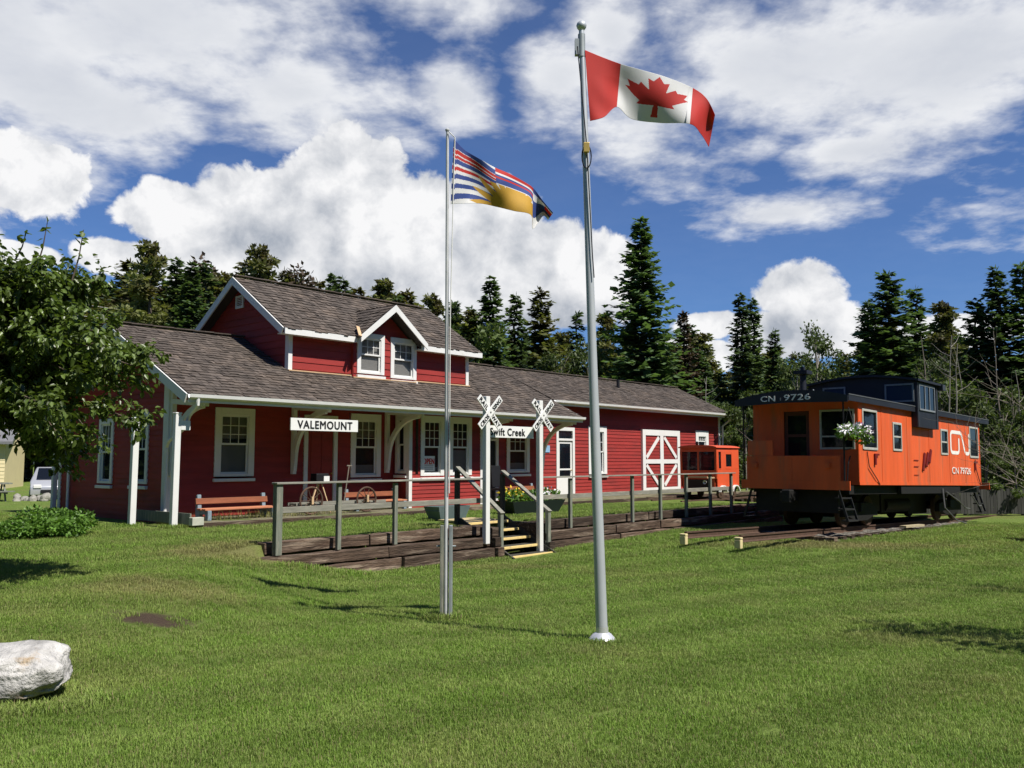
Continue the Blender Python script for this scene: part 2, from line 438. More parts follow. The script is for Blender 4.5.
# ------------------------------------------------------------------ frames: station (B) and caboose (K)
BROT = R(48.5); BO = Vector((-8.36, 21.57, 0))
BM = Matrix.Translation(BO) @ RZ(BROT)
KROT, KTILT = R(46.9), R(1.27); KO = Vector((9.21, 23.6, .94))
KM = Matrix.Translation(KO) @ RZ(KROT) @ RY(KTILT)


def bw(x, y, z=0.0): return BM @ Vector((x, y, z))
def kw(x, y, z=0.0): return KM @ Vector((x, y, z))


def sstep(a, lo, hi):
    t = np.clip((a - lo) / (hi - lo), 0, 1); return t * t * (3 - 2 * t)


def lawn_h(x, y):
    """height of the ground in world coordinates (numpy)"""
    x, y = np.asarray(x, float), np.asarray(y, float)
    h = -.6 * np.clip((y - 3) / 14, 0, 1) * sstep(x, -5.3, -2.4)
    h = h + .18 * np.exp(-((x - 6) ** 2 + (y - 26) ** 2) / 32.)
    lx = (x - BO.x) * math.cos(BROT) + (y - BO.y) * math.sin(BROT)
    ly = -(x - BO.x) * math.sin(BROT) + (y - BO.y) * math.cos(BROT)
    yard = sstep(ly, -6.60, -6.50) * sstep(lx, -2.6, -1.5) * (1 - sstep(lx, 19.5, 24))
    back = sstep(ly, -2.4, -1.6) * sstep(lx, -2.6, -1.4)
    yard = np.maximum(yard, back)
    # the stairs are cut into the bank
    cut = sstep(lx, 4.2, 4.3) * (1 - sstep(lx, 5.85, 5.95)) * (1 - sstep(ly, -5.95, -5.85))
    yard = yard * (1 - cut)
    h = h * (1 - yard) + .07 * yard
    far = sstep(np.hypot(x, y), 45, 120)
    h = h * (1 - far) - .3 * far
    h = h + .013 * np.sin(x * .9 + 1.3 * np.sin(y * .5)) * np.sin(y * .7 + .4) * (1 - yard) * np.clip((np.hypot(x, y) - 2) / 4, 0, 1)
    return h


def gz(x, y): return float(lawn_h(x, y))


# ------------------------------------------------------------------ ground
def ground_material():
    m = bpy.data.materials.new('lawn_ground'); m.use_nodes = True
    t = m.node_tree; t.nodes.clear(); b = NB(t)
    co = b.n('ShaderNodeTexCoord').outputs['Object']
    big = b.noise(co, .35, 5, .6); mid = b.noise(co, 1.6, 5, .65); fine = b.noise(co, 70, 3, .7); fine2 = b.noise(co, 18, 4, .7)
    g = b.mix(b.sm(mid, .35, .68), (.115, .180, .030), (.160, .215, .050))
    g = b.mix(b.m('MULTIPLY', b.sm(big, .48, .72), .6), g, (.16, .15, .055))
    # worn, dry turf in front of the station corner and along the track
    sp = b.n('ShaderNodeSeparateXYZ'); b.put(sp.inputs[0], co)
    def patch(cx, cy, rx, ry, lo=.2, hi=.9):
        q = b.vm('MULTIPLY', b.vm('SUBTRACT', b.vm('MULTIPLY', co, (1, 1, 0)), (cx, cy, 0)), (1 / rx, 1 / ry, 0))
        return b.sm(b.m('ADD', b.m('SUBTRACT', 1.0, b.vm('LENGTH', q)), b.m('MULTIPLY', b.m('SUBTRACT', b.noise(co, 3.0, 4, .65), .5), 1.1)), lo, hi)
    dry = b.m('MAXIMUM', patch(-5.0, 15.6, 2.0, 2.2), patch(8.5, 22.6, 5.5, 1.6))
    dry = b.m('MAXIMUM', dry, b.m('MULTIPLY', patch(-4.2, 11.8, 2.2, 1.3), .7))
    g = b.mix(b.m('MULTIPLY', dry, .6), g, (.185, .145, .075))
    g = b.mix(patch(-3.92, 9.80, .80, .62, .2, .75), g, (.075, .052, .036))
    g = b.mix(b.m('MULTIPLY', b.m('SUBTRACT', 1.0, b.sm(b.m('ADD', b.vm('DISTANCE', co, (0, 0, 0)), 0), 55, 95)), 0), g, g)
    k = b.m('MULTIPLY', b.lin(fine, .25, .75, .55, 1.35), b.lin(fine2, .25, .75, .8, 1.2))
    cc = b.n('ShaderNodeCombineColor')
    for i in range(3): b.put(cc.inputs[i], k)
    g = b.mix(1.0, g, cc.outputs[0], 'MULTIPLY')
    p = b.n('ShaderNodeBsdfPrincipled'); b.put(p.inputs['Base Color'], g); p.inputs['Roughness'].default_value = .9
    p.inputs['Specular IOR Level'].default_value = .15
    bn = b.n('ShaderNodeBump'); bn.inputs['Distance'].default_value = .03; bn.inputs['Strength'].default_value = .9
    b.put(bn.inputs['Height'], b.m('ADD', fine, b.m('MULTIPLY', fine2, .6))); b.put(p.inputs['Normal'], bn.outputs[0])
    o = b.n('ShaderNodeOutputMaterial'); t.links.new(p.outputs[0], o.inputs[0])
    return m


def build_ground():
    xs = np.unique(np.round(np.concatenate([[-900, -500, -250, -120, -70, -45, -30], np.arange(-22, 34, .3), np.arange(-2.7, -1.2, .1),
                                            [4.2, 4.3, 5.85, 5.95, 36, 40, 46, 56, 75, 110, 200, 400, 900]]), 3))
    ys = np.unique(np.round(np.concatenate([[-900, -400, -150, -70, -45, -36], np.arange(-30, -1.3, .3), [-6.60, -6.55, -6.50, -5.95, -5.85],
                                            np.arange(-1, 12, 1.), [14, 18, 24, 34, 50, 80, 150, 400, 900]]), 3))
    X, Y = np.meshgrid(xs, ys)
    c, s_ = math.cos(BROT), math.sin(BROT)
    WX = BO.x + c * X - s_ * Y; WY = BO.y + s_ * X + c * Y
    Z = lawn_h(WX, WY)
    V = np.stack([WX, WY, Z], -1).reshape(-1, 3)
    ny, nx = X.shape
    i = np.arange(ny * nx).reshape(ny, nx)
    F = np.stack([i[:-1, :-1], i[:-1, 1:], i[1:, 1:], i[1:, :-1]], -1).reshape(-1, 4)
    o = npmesh('ground', V, F, ground_material(), smooth=True); tag(o, kind='structure')


build_ground()


def build_grass():
    rng = np.random.default_rng(3)
    # one tuft mesh, instanced on scattered points
    def tuft(nb, seed):
        r = np.random.default_rng(seed); V, F, tn = [], [], []
        for i in range(nb):
            a, rad = r.uniform(0, 6.28), .075 * math.sqrt(r.uniform()); bx, by = rad * math.cos(a), rad * math.sin(a)
            h = r.uniform(.018, .042); w = r.uniform(.0016, .003); d = r.uniform(0, 6.28); ln = r.uniform(.2, .9) * h
            ca, sa = math.cos(d), math.sin(d); n = len(V); px, py = -sa * w, ca * w
            V += [(bx - px, by - py, -.006), (bx + px, by + py, -.006), (bx + ca * ln * .4 + px * .8, by + sa * ln * .4 + py * .8, h * .62),
                  (bx + ca * ln * .4 - px * .8, by + sa * ln * .4 - py * .8, h * .62), (bx + ca * ln, by + sa * ln, h)]
            F += [(n, n + 1, n + 2), (n, n + 2, n + 3), (n + 3, n + 2, n + 4)]; tv = r.uniform(); tn += [tv] * 3
        return V, F, tn
    m = bpy.data.materials.new('grass_blades'); m.use_nodes = True
    t = m.node_tree; t.nodes.clear(); b = NB(t)
    wp = b.n('ShaderNodeNewGeometry').outputs['Position']
    flat = b.vm('MULTIPLY', wp, (1, 1, 0))
    tn = b.n('ShaderNodeAttribute', attribute_name='tint').outputs['Fac']
    c = b.mix(b.sm(b.noise(flat, 1.3, 5, .65), .35, .68), (.172, .278, .042), (.245, .338, .076))
    c = b.mix(b.m('MULTIPLY', b.sm(b.noise(flat, .33, 4, .6), .48, .72), .5), c, (.30, .28, .105))
    c = b.mix(b.m('MULTIPLY', b.sm(b.noise(b.vm('ADD', flat, (9, 4, 0)), .8, 4, .65), .55, .70), .5), c, (.125, .225, .036))
    def bpatch(cx, cy, rx, ry, lo=.15, hi=.8):
        q = b.vm('MULTIPLY', b.vm('SUBTRACT', flat, (cx, cy, 0)), (1 / rx, 1 / ry, 0))
        return b.sm(b.m('ADD', b.m('SUBTRACT', 1.0, b.vm('LENGTH', q)), b.m('MULTIPLY', b.m('SUBTRACT', b.noise(flat, 2.6, 4, .65), .5), 1.3)), lo, hi)
    dry = b.m('MAXIMUM', bpatch(-5.2, 15.8, 2.0, 2.2), bpatch(7.5, 22.0, 5.5, 1.5))
    dry = b.m('MAXIMUM', dry, b.m('MULTIPLY', bpatch(-4.6, 11.8, 1.9, 1.3), .8))
    dry = b.m('MAXIMUM', dry, b.m('MULTIPLY', bpatch(-.2, 18.3, 2.2, .7), .7))
    c = b.mix(b.m('MULTIPLY', dry, .6), c, (.34, .27, .13))
    # mowing bands
    sp = b.n('ShaderNodeSeparateXYZ'); b.put(sp.inputs[0], flat)
    band = b.m('SINE', b.m('ADD', b.m('MULTIPLY', b.m('ADD', b.m('MULTIPLY', sp.outputs[0], -.62), b.m('MULTIPLY', sp.outputs[1], .78)), 4.2),
                           b.m('MULTIPLY', b.noise(flat, .22, 2), 5.0)))
    k = b.m('MULTIPLY', b.lin(band, -1, 1, .88, 1.12), b.lin(tn, 0, 1, .62, 1.38))
    cc = b.n('ShaderNodeCombineColor')
    for i in range(3): b.put(cc.inputs[i], k)
    c = b.mix(1.0, c, cc.outputs[0], 'MULTIPLY')
    c = b.mix(b.sm(tn, .9, .93), c, (.32, .27, .14))
    p = b.n('ShaderNodeBsdfPrincipled'); b.put(p.inputs['Base Color'], c); p.inputs['Roughness'].default_value = .55
    p.inputs['Specular IOR Level'].default_value = .25
    tr = b.n('ShaderNodeBsdfTranslucent'); b.put(tr.inputs[0], c)
    ms = b.n('ShaderNodeMixShader'); ms.inputs[0].default_value = .35
    t.links.new(p.outputs[0], ms.inputs[1]); t.links.new(tr.outputs[0], ms.inputs[2])
    o = b.n('ShaderNodeOutputMaterial'); t.links.new(ms.outputs[0], o.inputs[0])
    tufts = []
    V, F, tn_ = tuft(46, 1)
    me = bpy.data.meshes.new('grass_tuft'); me.from_pydata(V, [], F); me.materials.append(m)
    at_ = me.attributes.new('tint', 'FLOAT', 'FACE'); at_.data.foreach_set('value', tn_)
    src = bpy.data.objects.new('grass_tuft', me)
    pts, sc = [], []
    for y0, y1, den, s0 in ((2.6, 6.5, 340, .78), (6.5, 9.5, 250, .86), (9.5, 14, 160, 1.0), (14, 20, 85, 1.3), (20, 31, 40, 1.7)):
        w0 = .66 * y1 + 3.2; n = int((y1 - y0) * 2 * w0 * den)
        x = rng.uniform(-w0, w0, n); y = rng.uniform(y0, y1, n)
        k = np.abs(x) < .66 * y + 3.1; x, y = x[k], y[k]
        lx = (x - BO.x) * math.cos(BROT) + (y - BO.y) * math.sin(BROT); ly = -(x - BO.x) * math.sin(BROT) + (y - BO.y) * math.cos(BROT)
        ok = ~((ly > -7.22) & (ly < -6.36) & (lx > -1.9) & (lx < 19.6)) & ~((ly > -2.0) & (lx > -1.0))
        ok &= ~((lx > 4.0) & (lx < 6.1) & (ly > -7.7) & (ly < -4.2))
        q = KM.inverted(); kx = q[0][0] * x + q[0][1] * y + q[0][3]; ky = q[1][0] * x + q[1][1] * y + q[1][3]
        ok &= ~((ky > .25) & (ky < 3.2) & (kx > -1.5))
        d = np.hypot((x + 3.92) / .50, (y - 9.80) / .42) + rng.uniform(-.95, .75, len(x)); ok &= d > 1
        pts.append(np.stack([x, y, lawn_h(x, y)], 1)[ok]); sc.append(np.full(ok.sum(), s0) * rng.uniform(.75, 1.25, ok.sum()))
    def ring(n, cx, cy, rx, ry, s0):
        a = rng.uniform(0, 6.28, n); k = rng.normal(1, .10, n); x, y = cx + rx * k * np.cos(a), cy + ry * k * np.sin(a)
        pts.append(np.stack([x, y, lawn_h(x, y)], 1)); sc.append(rng.uniform(.8, 1.5, n) * s0)
    ring(420, -3.68, 6.44, .62, .38, 1.25); ring(40, -.82, 11.19, .14, .10, 1.8); ring(50, .94, 9.42, .20, .20, 1.1)
    for q in (-7.67, -8.74): ring(30, q, 20.2 if q > -8 else 20.5, .14, .14, 2.0)
    n = 700; lx = rng.uniform(-1.6, 4.2, n); lx[350:] = rng.uniform(5.9, 15, 350); ly = -7.26 + rng.normal(0, .05, n)
    x = BO.x + lx * math.cos(BROT) - ly * math.sin(BROT); y = BO.y + lx * math.sin(BROT) + ly * math.cos(BROT)
    pts.append(np.stack([x, y, lawn_h(x, y)], 1)); sc.append(rng.uniform(1.3, 2.6, n))
    pts = np.concatenate(pts); sc = np.concatenate(sc)
    me = bpy.data.meshes.new('grass'); me.vertices.add(len(pts)); me.vertices.foreach_set('co', pts.astype(np.float32).ravel())
    a = me.attributes.new('sc', 'FLOAT', 'POINT'); a.data.foreach_set('value', sc.astype(np.float32))
    a = me.attributes.new('rz', 'FLOAT', 'POINT'); a.data.foreach_set('value', rng.uniform(0, 6.28, len(pts)).astype(np.float32))
    g = bpy.data.objects.new('grass', me); COL.objects.link(g)
    tag(g, 'short mown green lawn grass with paler dry flecks', 'grass', kind='stuff')
    ng = bpy.data.node_groups.new('scatter_grass', 'GeometryNodeTree')
    ng.interface.new_socket('Geometry', in_out='INPUT', socket_type='NodeSocketGeometry')
    ng.interface.new_socket('Geometry', in_out='OUTPUT', socket_type='NodeSocketGeometry')
    gi, go = ng.nodes.new('NodeGroupInput'), ng.nodes.new('NodeGroupOutput')
    m2p = ng.nodes.new('GeometryNodeMeshToPoints'); iop = ng.nodes.new('GeometryNodeInstanceOnPoints')
    oi = ng.nodes.new('GeometryNodeObjectInfo'); oi.inputs[0].default_value = src
    def na(nm):
        q = ng.nodes.new('GeometryNodeInputNamedAttribute'); q.data_type = 'FLOAT'; q.inputs[0].default_value = nm; return q.outputs[0]
    cx = ng.nodes.new('ShaderNodeCombineXYZ'); ng.links.new(na('rz'), cx.inputs[2])
    L = ng.links.new
    L(gi.outputs[0], m2p.inputs[0]); L(m2p.outputs[0], iop.inputs['Points']); L(oi.outputs['Geometry'], iop.inputs['Instance'])
    L(cx.outputs[0], iop.inputs['Rotation']); L(na('sc'), iop.inputs['Scale']); L(iop.outputs[0], go.inputs[0])
    md = g.modifiers.new('scatter', 'NODES'); md.node_group = ng


build_grass()

# gravel and bare earth around the track, walk in front of the station, far hill
def strip(name, pts, m, dz=.012, cut=1.2):
    """a sheet laid on the ground along world points (left edge, right edge pairs)"""
    V, F = [], []
    for (a, c) in pts:
        for k in range(5):
            q = Vector(a).lerp(Vector(c), k / 4); V.append((q.x, q.y, gz(q.x, q.y) + dz))
    for i in range(len(pts) - 1):
        for k in range(4): F.append((i * 5 + k, i * 5 + k + 1, (i + 1) * 5 + k + 1, (i + 1) * 5 + k))
    return npmesh(name, V, F, m)


BALLAST = mat('track_ballast', (.085, .078, .066), .95, .4, 14, .05, 18, (.27, .25, .22), 9, .5, .62)
def build_ballast():
    rng = random.Random(5); V, F = [], []
    xs = [-1.2 + i * .35 for i in range(52)]
    prof = [(.10, -1.62), (.25, -1.42), (.45, -1.34), (.8, -1.30), (2.25, -1.30), (3.0, -1.33), (3.5, -1.42), (4.1, -1.65)]
    for x in xs:
        for (y, z) in prof:
            q = kw(x + rng.uniform(-.08, .08), y + rng.uniform(-.1, .1), z + rng.uniform(-.03, .03)); V.append(q)
    n = len(prof)
    for i in range(len(xs) - 1):
        for k in range(n - 1): F.append((i * n + k, i * n + k + 1, (i + 1) * n + k + 1, (i + 1) * n + k))
    tag(npmesh('ballast', V, F, BALLAST, smooth=True), kind='structure')
build_ballast()

def build_hill():
    V, F = [], []; n = 60
    for i in range(n + 1):
        a = R(-75) + R(150) * i / n
        top = 12 + 112 * math.exp(-((a - R(-31)) / R(13)) ** 4) + 2 * math.sin(i * 1.3) + 1.5 * math.sin(i * 3.1)
        for (rr, hh) in ((420, -2), (480, top * .45), (560, top * .85), (640, top), (760, top * .6), (900, -3)):
            V.append((rr * math.sin(a), rr * math.cos(a), hh))
    for i in range(n):
        for k in range(5): F.append((i * 6 + k, (i + 1) * 6 + k, (i + 1) * 6 + k + 1, i * 6 + k + 1))
    tag(npmesh('hills', V, F, mat('forested_hill', (.016, .028, .018), .95, .6, .15, 4, .2), smooth=True), kind='structure')
build_hill()

# ------------------------------------------------------------------ the station
STN = empty('station_building', BO, BROT, 'long dark red wooden railway station with white trim and brown shake roofs', 'station')
SL, EY, EZ, RYD, RZT = .48, -1.8, 3.10, 2.5, 5.17          # lower roof: slope, eave y, eave z, ridge y, ridge z


def boards(mb, x0, x1, z0, z1, step, holes=(), xr=None, lip=.02, seed=0, y=0.0):
    """clapboards on a wall facing -y; holes are (xa, xb, za, zb); xr(z) clips the ends"""
    rng = random.Random(seed); z = z0
    while z < z1 - 1e-4:
        zt = min(z + step, z1); zm = (z + zt) / 2
        a, c = (x0, x1) if xr is None else xr(zm)
        (aL, cL), (aU, cU) = ((x0, x1),) * 2 if xr is None else (xr(z), xr(zt))
        if c - a > .02:
            segs = [(a, c)]
            for h in holes:
                if h[2] < zm < h[3]:
                    nn = []
                    for (p, q) in segs:
                        if h[1] <= p or h[0] >= q: nn.append((p, q)); continue
                        if h[0] > p: nn.append((p, h[0]))
                        if h[1] < q: nn.append((h[1], q))
                    segs = nn
            for (p, q) in segs:
                e = p
                while e < q - 1e-4:
                    f = min(q, e + rng.uniform(2.2, 4.5)); tv = rng.uniform(.2, .8)
                    dy = rng.uniform(-.002, .002)
                    e0, e1 = (aL, aU) if e == a else (e, e)
                    f0, f1 = (cL, cU) if f == c else (f, f)
                    mb.face([(e0, y - lip + dy, z), (f0, y - lip + dy, z), (f1, y - .001, zt), (e1, y - .001, zt)], tv)
                    mb.face([(e, y, z), (f, y, z), (f, y - lip + dy, z), (e, y - lip + dy, z)], tv)
                    e = f
        z = zt


def shakes(mb, o, u, v, nrm, W, H, inside=None, cw=.17, ch=.19, seed=0):
    """overlapping split shakes over the plane o + a*u + b*v (b runs up the slope)"""
    rng = random.Random(seed); o, u, v, nrm = map(Vector, (o, u, v, nrm))
    b0 = -.04; row = 0
    while b0 < H:
        a0 = -rng.uniform(0, cw)
        while a0 < W:
            w = rng.uniform(.09, .24); a1 = min(a0 + w, W); aa = max(a0, 0)
            if a1 - aa > .02 and (inside is None or inside((aa + a1) / 2, b0 + ch / 2)):
                jb = rng.uniform(-.028, .028); t0 = rng.uniform(.020, .042); tv = min(1, max(0, rng.gauss(.5, .25)))
                g = .004
                p = [o + u * (aa + g) + v * (b0 + jb) + nrm * t0, o + u * (a1 - g) + v * (b0 + jb + rng.uniform(-.01, .01)) + nrm * t0,
                     o + u * (a1 - g) + v * min(b0 + ch * 1.25, H) + nrm * .006, o + u * (aa + g) + v * min(b0 + ch * 1.25, H) + nrm * .006]
                mb.face(p, tv)
                q = [o + u * (aa + g) + v * (b0 + jb), o + u * (a1 - g) + v * (b0 + jb), p[1], p[0]]
                mb.face(q, tv * .8)
            a0 = a1 if a1 > a0 else a0 + .05
        b0 += ch; row += 1


# windows and doors -----------------------------------------------------------
def window(parent, loc, rz, w, h, lower=None, upper=None, trim=.13, kind='6/1', tan=True, name='window', glass=None):
    """double-hung window; origin at the bottom centre of the outer casing, faces local -y.
    casing is the part; sash, panes, sill and blind are its sub-parts"""
    f = MB(); d = .045
    f.box(-w / 2, -w / 2 + trim, -d, .06, 0, h); f.box(w / 2 - trim, w / 2, -d, .06, 0, h)
    f.box(-w / 2 + trim, w / 2 - trim, -d - .006, .06, h - trim * 1.1, h); f.box(-w / 2 + trim, w / 2 - trim, -d + .004, .06, 0, .07)
    o = f.build(name, WHITE, parent, loc, (0, 0, rz), bevel=.006)
    iw, z0, z1 = w / 2 - trim, .07, h - trim * 1.1
    zm = z0 + (z1 - z0) * .5
    s = MB(); st = .045
    for (a, c, y) in ((z0, zm + .03, .015), (zm - .01, z1, -.012)):
        s.box(-iw, -iw + st, y, y + .03, a, c); s.box(iw - st, iw, y, y + .03, a, c)
        s.box(-iw + st, iw - st, y + .001, y + .031, a, a + st); s.box(-iw + st, iw - st, y + .001, y + .031, c - st, c)
    if kind in ('6/1', '9/1'):
        for k in (1, 2):
            x = -iw + st + (2 * iw - 2 * st) * k / 3
            s.box(x - .009, x + .009, -.008, .012, zm + st - .01, z1 - st)
        rows = 2 if kind == '6/1' else 3
        for k in range(1, rows):
            z = zm + st - .01 + (z1 - st - zm - st + .01) * k / rows
            s.box(-iw + st, iw - st, -.0065, .0105, z - .009, z + .009)
    s.build('sash', WHITE, o)
    for (a, c, y) in ((z0 + st, zm + .03 - st, .03), (zm - .01 + st, z1 - st, .004)):
        g = MB(); g.face([(-iw + st, y, a), (iw - st, y, a), (iw - st, y, c), (-iw + st, y, c)]); g.build('pane', glass or GLASS, o)
    sl = MB(); sl.box(-w / 2 - .02, w / 2 + .02, -.09, -.001, -.13, -.05); sl.build('sill', WHITE, o, bevel=.008)
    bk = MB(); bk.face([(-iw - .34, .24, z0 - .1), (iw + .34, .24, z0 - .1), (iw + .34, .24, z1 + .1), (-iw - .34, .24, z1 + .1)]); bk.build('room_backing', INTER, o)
    if lower:
        bl = MB(); bl.face([(-iw, .075, z0), (iw, .075, z0), (iw, .075, z0 + (z1 - z0) * lower[1]), (-iw, .075, z0 + (z1 - z0) * lower[1])]); bl.build('blind', lower[0], o)
    if upper:
        bl = MB(); bl.face([(-iw, .09, z1 - (z1 - z0) * upper[1]), (iw, .09, z1 - (z1 - z0) * upper[1]), (iw, .09, z1), (-iw, .09, z1)]); bl.build('curtain', upper[0], o)
    return o


def hole(cx, w, z0, h): return (cx - w / 2 + .03, cx + w / 2 - .03, z0 + .02, z0 + h - .03)


def build_station():
    # ---- front wall (main block and freight shed share it) -----------------------------------------
    W1 = dict(cx=1.79, w=1.14, z=1.18, h=1.76); W2 = dict(cx=6.10, w=1.12, z=1.10, h=1.85)
    W3 = dict(cx=12.92, w=1.22, z=1.16, h=1.60); W4 = dict(cx=17.66, w=1.20, z=1.05, h=1.87)
    W5 = dict(cx=25.82, w=1.16, z=2.16, h=.78)
    D1 = (3.92, 5.06, .22, 2.85); D2 = (10.95, 11.88, .22, 2.75); D3 = (15.06, 16.17, .22, 2.82)
    holes = [hole(q['cx'], q['w'], q['z'], q['h']) for q in (W1, W2, W3, W4, W5)]
    holes += [(D[0] + .05, D[1] - .05, D[2] - .3, D[3] - .05) for D in (D1, D2, D3)]
    mb = MB(); boards(mb, 0, 14.4, .06, 3.86, .135, holes + [(7.2, 10.35, -1, 2.98)], seed=1); mb.build('front_wall', RED, STN)
    mb = MB(); boards(mb, 14.4, 27.5, .06, 3.86, .135, holes, seed=2); mb.build('freight_shed_wall', RED, STN)
    # gable end wall facing the left of the picture, far end wall, rear wall
    gz_top = lambda y: EZ - .12 + SL * (y - EY) if y < RYD else EZ - .12 + SL * (2 * RYD - y - EY)
    def xr(z):      # local x of this wall runs from the back (y=6.3) to the front (y=0)
        if z < gz_top(0): a1 = 6.3
        lo = max(0.0, (z - (EZ - .12)) / SL + EY); hi = min(6.3, 2 * RYD - ((z - (EZ - .12)) / SL + EY))
        return (6.3 - hi, 6.3 - lo)
    GW = [dict(cy=3.34, w=.86, z=.98, h=1.72), dict(cy=1.42, w=.90, z=1.00, h=1.80)]
    hs = [hole(6.3 - q['cy'], q['w'], q['z'], q['h']) for q in GW]
    mb = MB(); boards(mb, 0, 6.3, .05, 5.05, .135, hs, xr, seed=3); mb.build('gable_wall', RED, STN, (0, 6.3, 0), (0, 0, R(-90)))
    for q, low in zip(GW, ((CURTAIN, 0), (CURTAIN, 0))):
        window(STN, (0, q['cy'], q['z']), R(-90), q['w'], q['h'], upper=(CURTAIN, .35))
    mb = MB(); mb.prism([(0, .05), (6.3, .05), (6.3, gz_top(6.3)), (RYD, gz_top(RYD)), (0, gz_top(0))], 'x', 27.44, 27.5); mb.build('far_end_wall', RED, STN)
    mb = MB(); mb.box(.05, 27.4, 6.24, 6.30, .05, 3.3); mb.build('rear_wall', RED, STN)
    mb = MB(); mb.box(.1, 27.4, .3, 6.2, .02, .06); mb.build('floor', INTER, STN)
    # corner boards
    mb = MB(); mb.box(-.035, .13, -.035, -.003, .26, 3.75); mb.box(-.035, -.003, -.003, .22, .26, 3.86)
    mb.build('corner_board', WHITE, STN, bevel=.006)
    mb = MB(); mb.box(27.38, 27.535, -.045, -.003, .2, 3.75); mb.build('corner_board', WHITE, STN, bevel=.006)
    mb = MB(); mb.box(-.04, -.002, 6.18, 6.33, .1, 3.3); mb.build('corner_board', WHITE, STN)
    # ---- windows in the front wall ---------------------------------------------------------------
    window(STN, (W1['cx'], 0, W1['z']), 0, W1['w'], W1['h'], lower=(BLIND, .5), upper=(CURTAIN, .4), kind='9/1', trim=.17)
    window(STN, (W2['cx'], 0, W2['z']), 0, W2['w'], W2['h'], lower=(BLIND, .18), upper=(CURTAIN, .3), kind='9/1', trim=.17)
    window(STN, (W3['cx'], 0, W3['z']), 0, W3['w'], W3['h'], lower=(BLIND, .2), kind='6/1', trim=.16)
    window(STN, (W4['cx'], 0, W4['z']), 0, W4['w'], W4['h'], upper=(CURTAIN, .5), kind='6/1', trim=.2)
    window(STN, (W5['cx'], 0, W5['z']), 0, W5['w'], W5['h'], kind='6/1', trim=.24, glass=DARKGLASS)
    # ---- bay window ------------------------------------------------------------------------------
    by = -.7
    BW = [dict(cx=8.12, w=.98, z=1.12, h=1.83), dict(cx=9.34, w=1.00, z=1.12, h=1.83)]
    mb = MB(); boards(mb, 7.2, 10.35, .12, 3.05, .118, [hole(q['cx'], q['w'], q['z'], q['h']) for q in BW], seed=5, y=by)
    mb.build('bay_wall', RED, STN)
    sw = dict(w=.52, z=1.2, h=1.75)
    mb = MB(); boards(mb, 0, .7, .12, 3.05, .118, [hole(.35, .5, sw['z'], sw['h'])], seed=6); mb.build('bay_side_wall', RED, STN, (7.2, 0, 0), (0, 0, R(-90)))
    mb = MB(); boards(mb, 0, .7, .12, 3.05, .118, [], seed=7); mb.build('bay_side_wall', RED, STN, (10.35, by, 0), (0, 0, R(90)))
    window(STN, (7.2, by / 2, sw['z']), R(-90), .50, sw['h'], kind='1/1', trim=.11)
    a = window(STN, (BW[0]['cx'], by, 1.12), 0, .98, 1.83, lower=(BLIND, .12), kind='9/1', trim=.15)
    window(STN, (BW[1]['cx'], by, 1.12), 0, 1.0, 1.83, lower=(BLIND, .45), kind='9/1', trim=.15)
    mb = MB(); mb.box(7.165, 7.29, by - .035, by - .003, .1, 3.02); mb.box(7.165, 7.197, by - .003, by + .1, .1, 3.02)
    mb.box(10.25, 10.385, by - .035, by - .003, .1, 3.02); mb.box(7.29, 10.25, by - .06, by - .003, .98, 1.06); mb.build('bay_trim', WHITE, STN, bevel=.005)
    mb = MB(); mb.box(7.22, 10.33, by + .03, -.02, 3.04, 3.08); mb.build('bay_ceiling', SOFFIT, STN)
    # ---- doors -------------------------------------------------------------------------------------
    def door(D, leaf, cas=.13, transom=False, glazed=False):
        x0, x1, z0, z1 = D
        mb = MB(); mb.box(x0, x0 + cas, -.045, .03, z0, z1); mb.box(x1 - cas, x1, -.045, .03, z0, z1); mb.box(x0 + cas, x1 - cas, -.05, .03, z1 - cas, z1)
        if transom: mb.box(x0 + cas, x1 - cas, -.045, .03, z1 - .50, z1 - .42)
        fr = mb.build('door_frame', WHITE, STN, bevel=.006)
        if transom:
            g = MB(); g.face([(x0 + cas, .01, z1 - .42), (x1 - cas, .01, z1 - .42), (x1 - cas, .01, z1 - cas), (x0 + cas, .01, z1 - cas)]); g.build('transom_pane', DARKGLASS, fr)
        a, c, t = x0 + cas + .01, x1 - cas - .01, (z1 - .51 if transom else z1 - cas - .01)
        mb = MB()
        if glazed:
            mb.box(a, c, 0, .04, z0 + .02, z0 + .75); mb.box(a, a + .09, 0, .04, z0 + .75, t); mb.box(c - .09, c, 0, .04, z0 + .75, t)
            mb.box(a + .09, c - .09, 0, .04, t - .1, t); mb.box(a + .09, c - .09, -.004, .036, z0 + 1.0, z0 + 1.06)
        else:
            mb.box(a, c, 0, .04, z0 + .02, t)
            w = (c - a)
            for (p, q) in ((.12, .46), (.54, .88)):
                for (zz0, zz1) in ((.12, .85), (1.0, 2.2)):
                    mb.box(a + w * p, a + w * q, -.012, -.002, z0 + zz0, min(z0 + zz1, t - .12))
        dl = mb.build('door', leaf, STN, bevel=.004)
        if glazed:
            g = MB(); g.face([(a + .09, .02, z0 + .75), (c - .09, .02, z0 + .75), (c - .09, .02, t - .1), (a + .09, .02, t - .1)]); g.build('pane', DARKGLASS, dl)
        k = MB(); k.cyl((c - .06, -.06, z0 + 1.0), .022, .06, 'y', 10); k.build('handle', BRASS, dl)
        return dl
    door(D1, RED)
    door(D2, BLACK, transom=True)
    door(D3, WHITE, transom=True, glazed=True)
    # freight door: white frame with crossed bracing over red boards
    x0, x1, z0, z1 = 20.74, 23.72, .24, 2.88
    mb = MB(); boards(mb, x0 + .1, x1 - .1, z0 + .1, z1 - .1, .135, seed=9, y=-.055); fd = mb.build('freight_door', RED, STN)
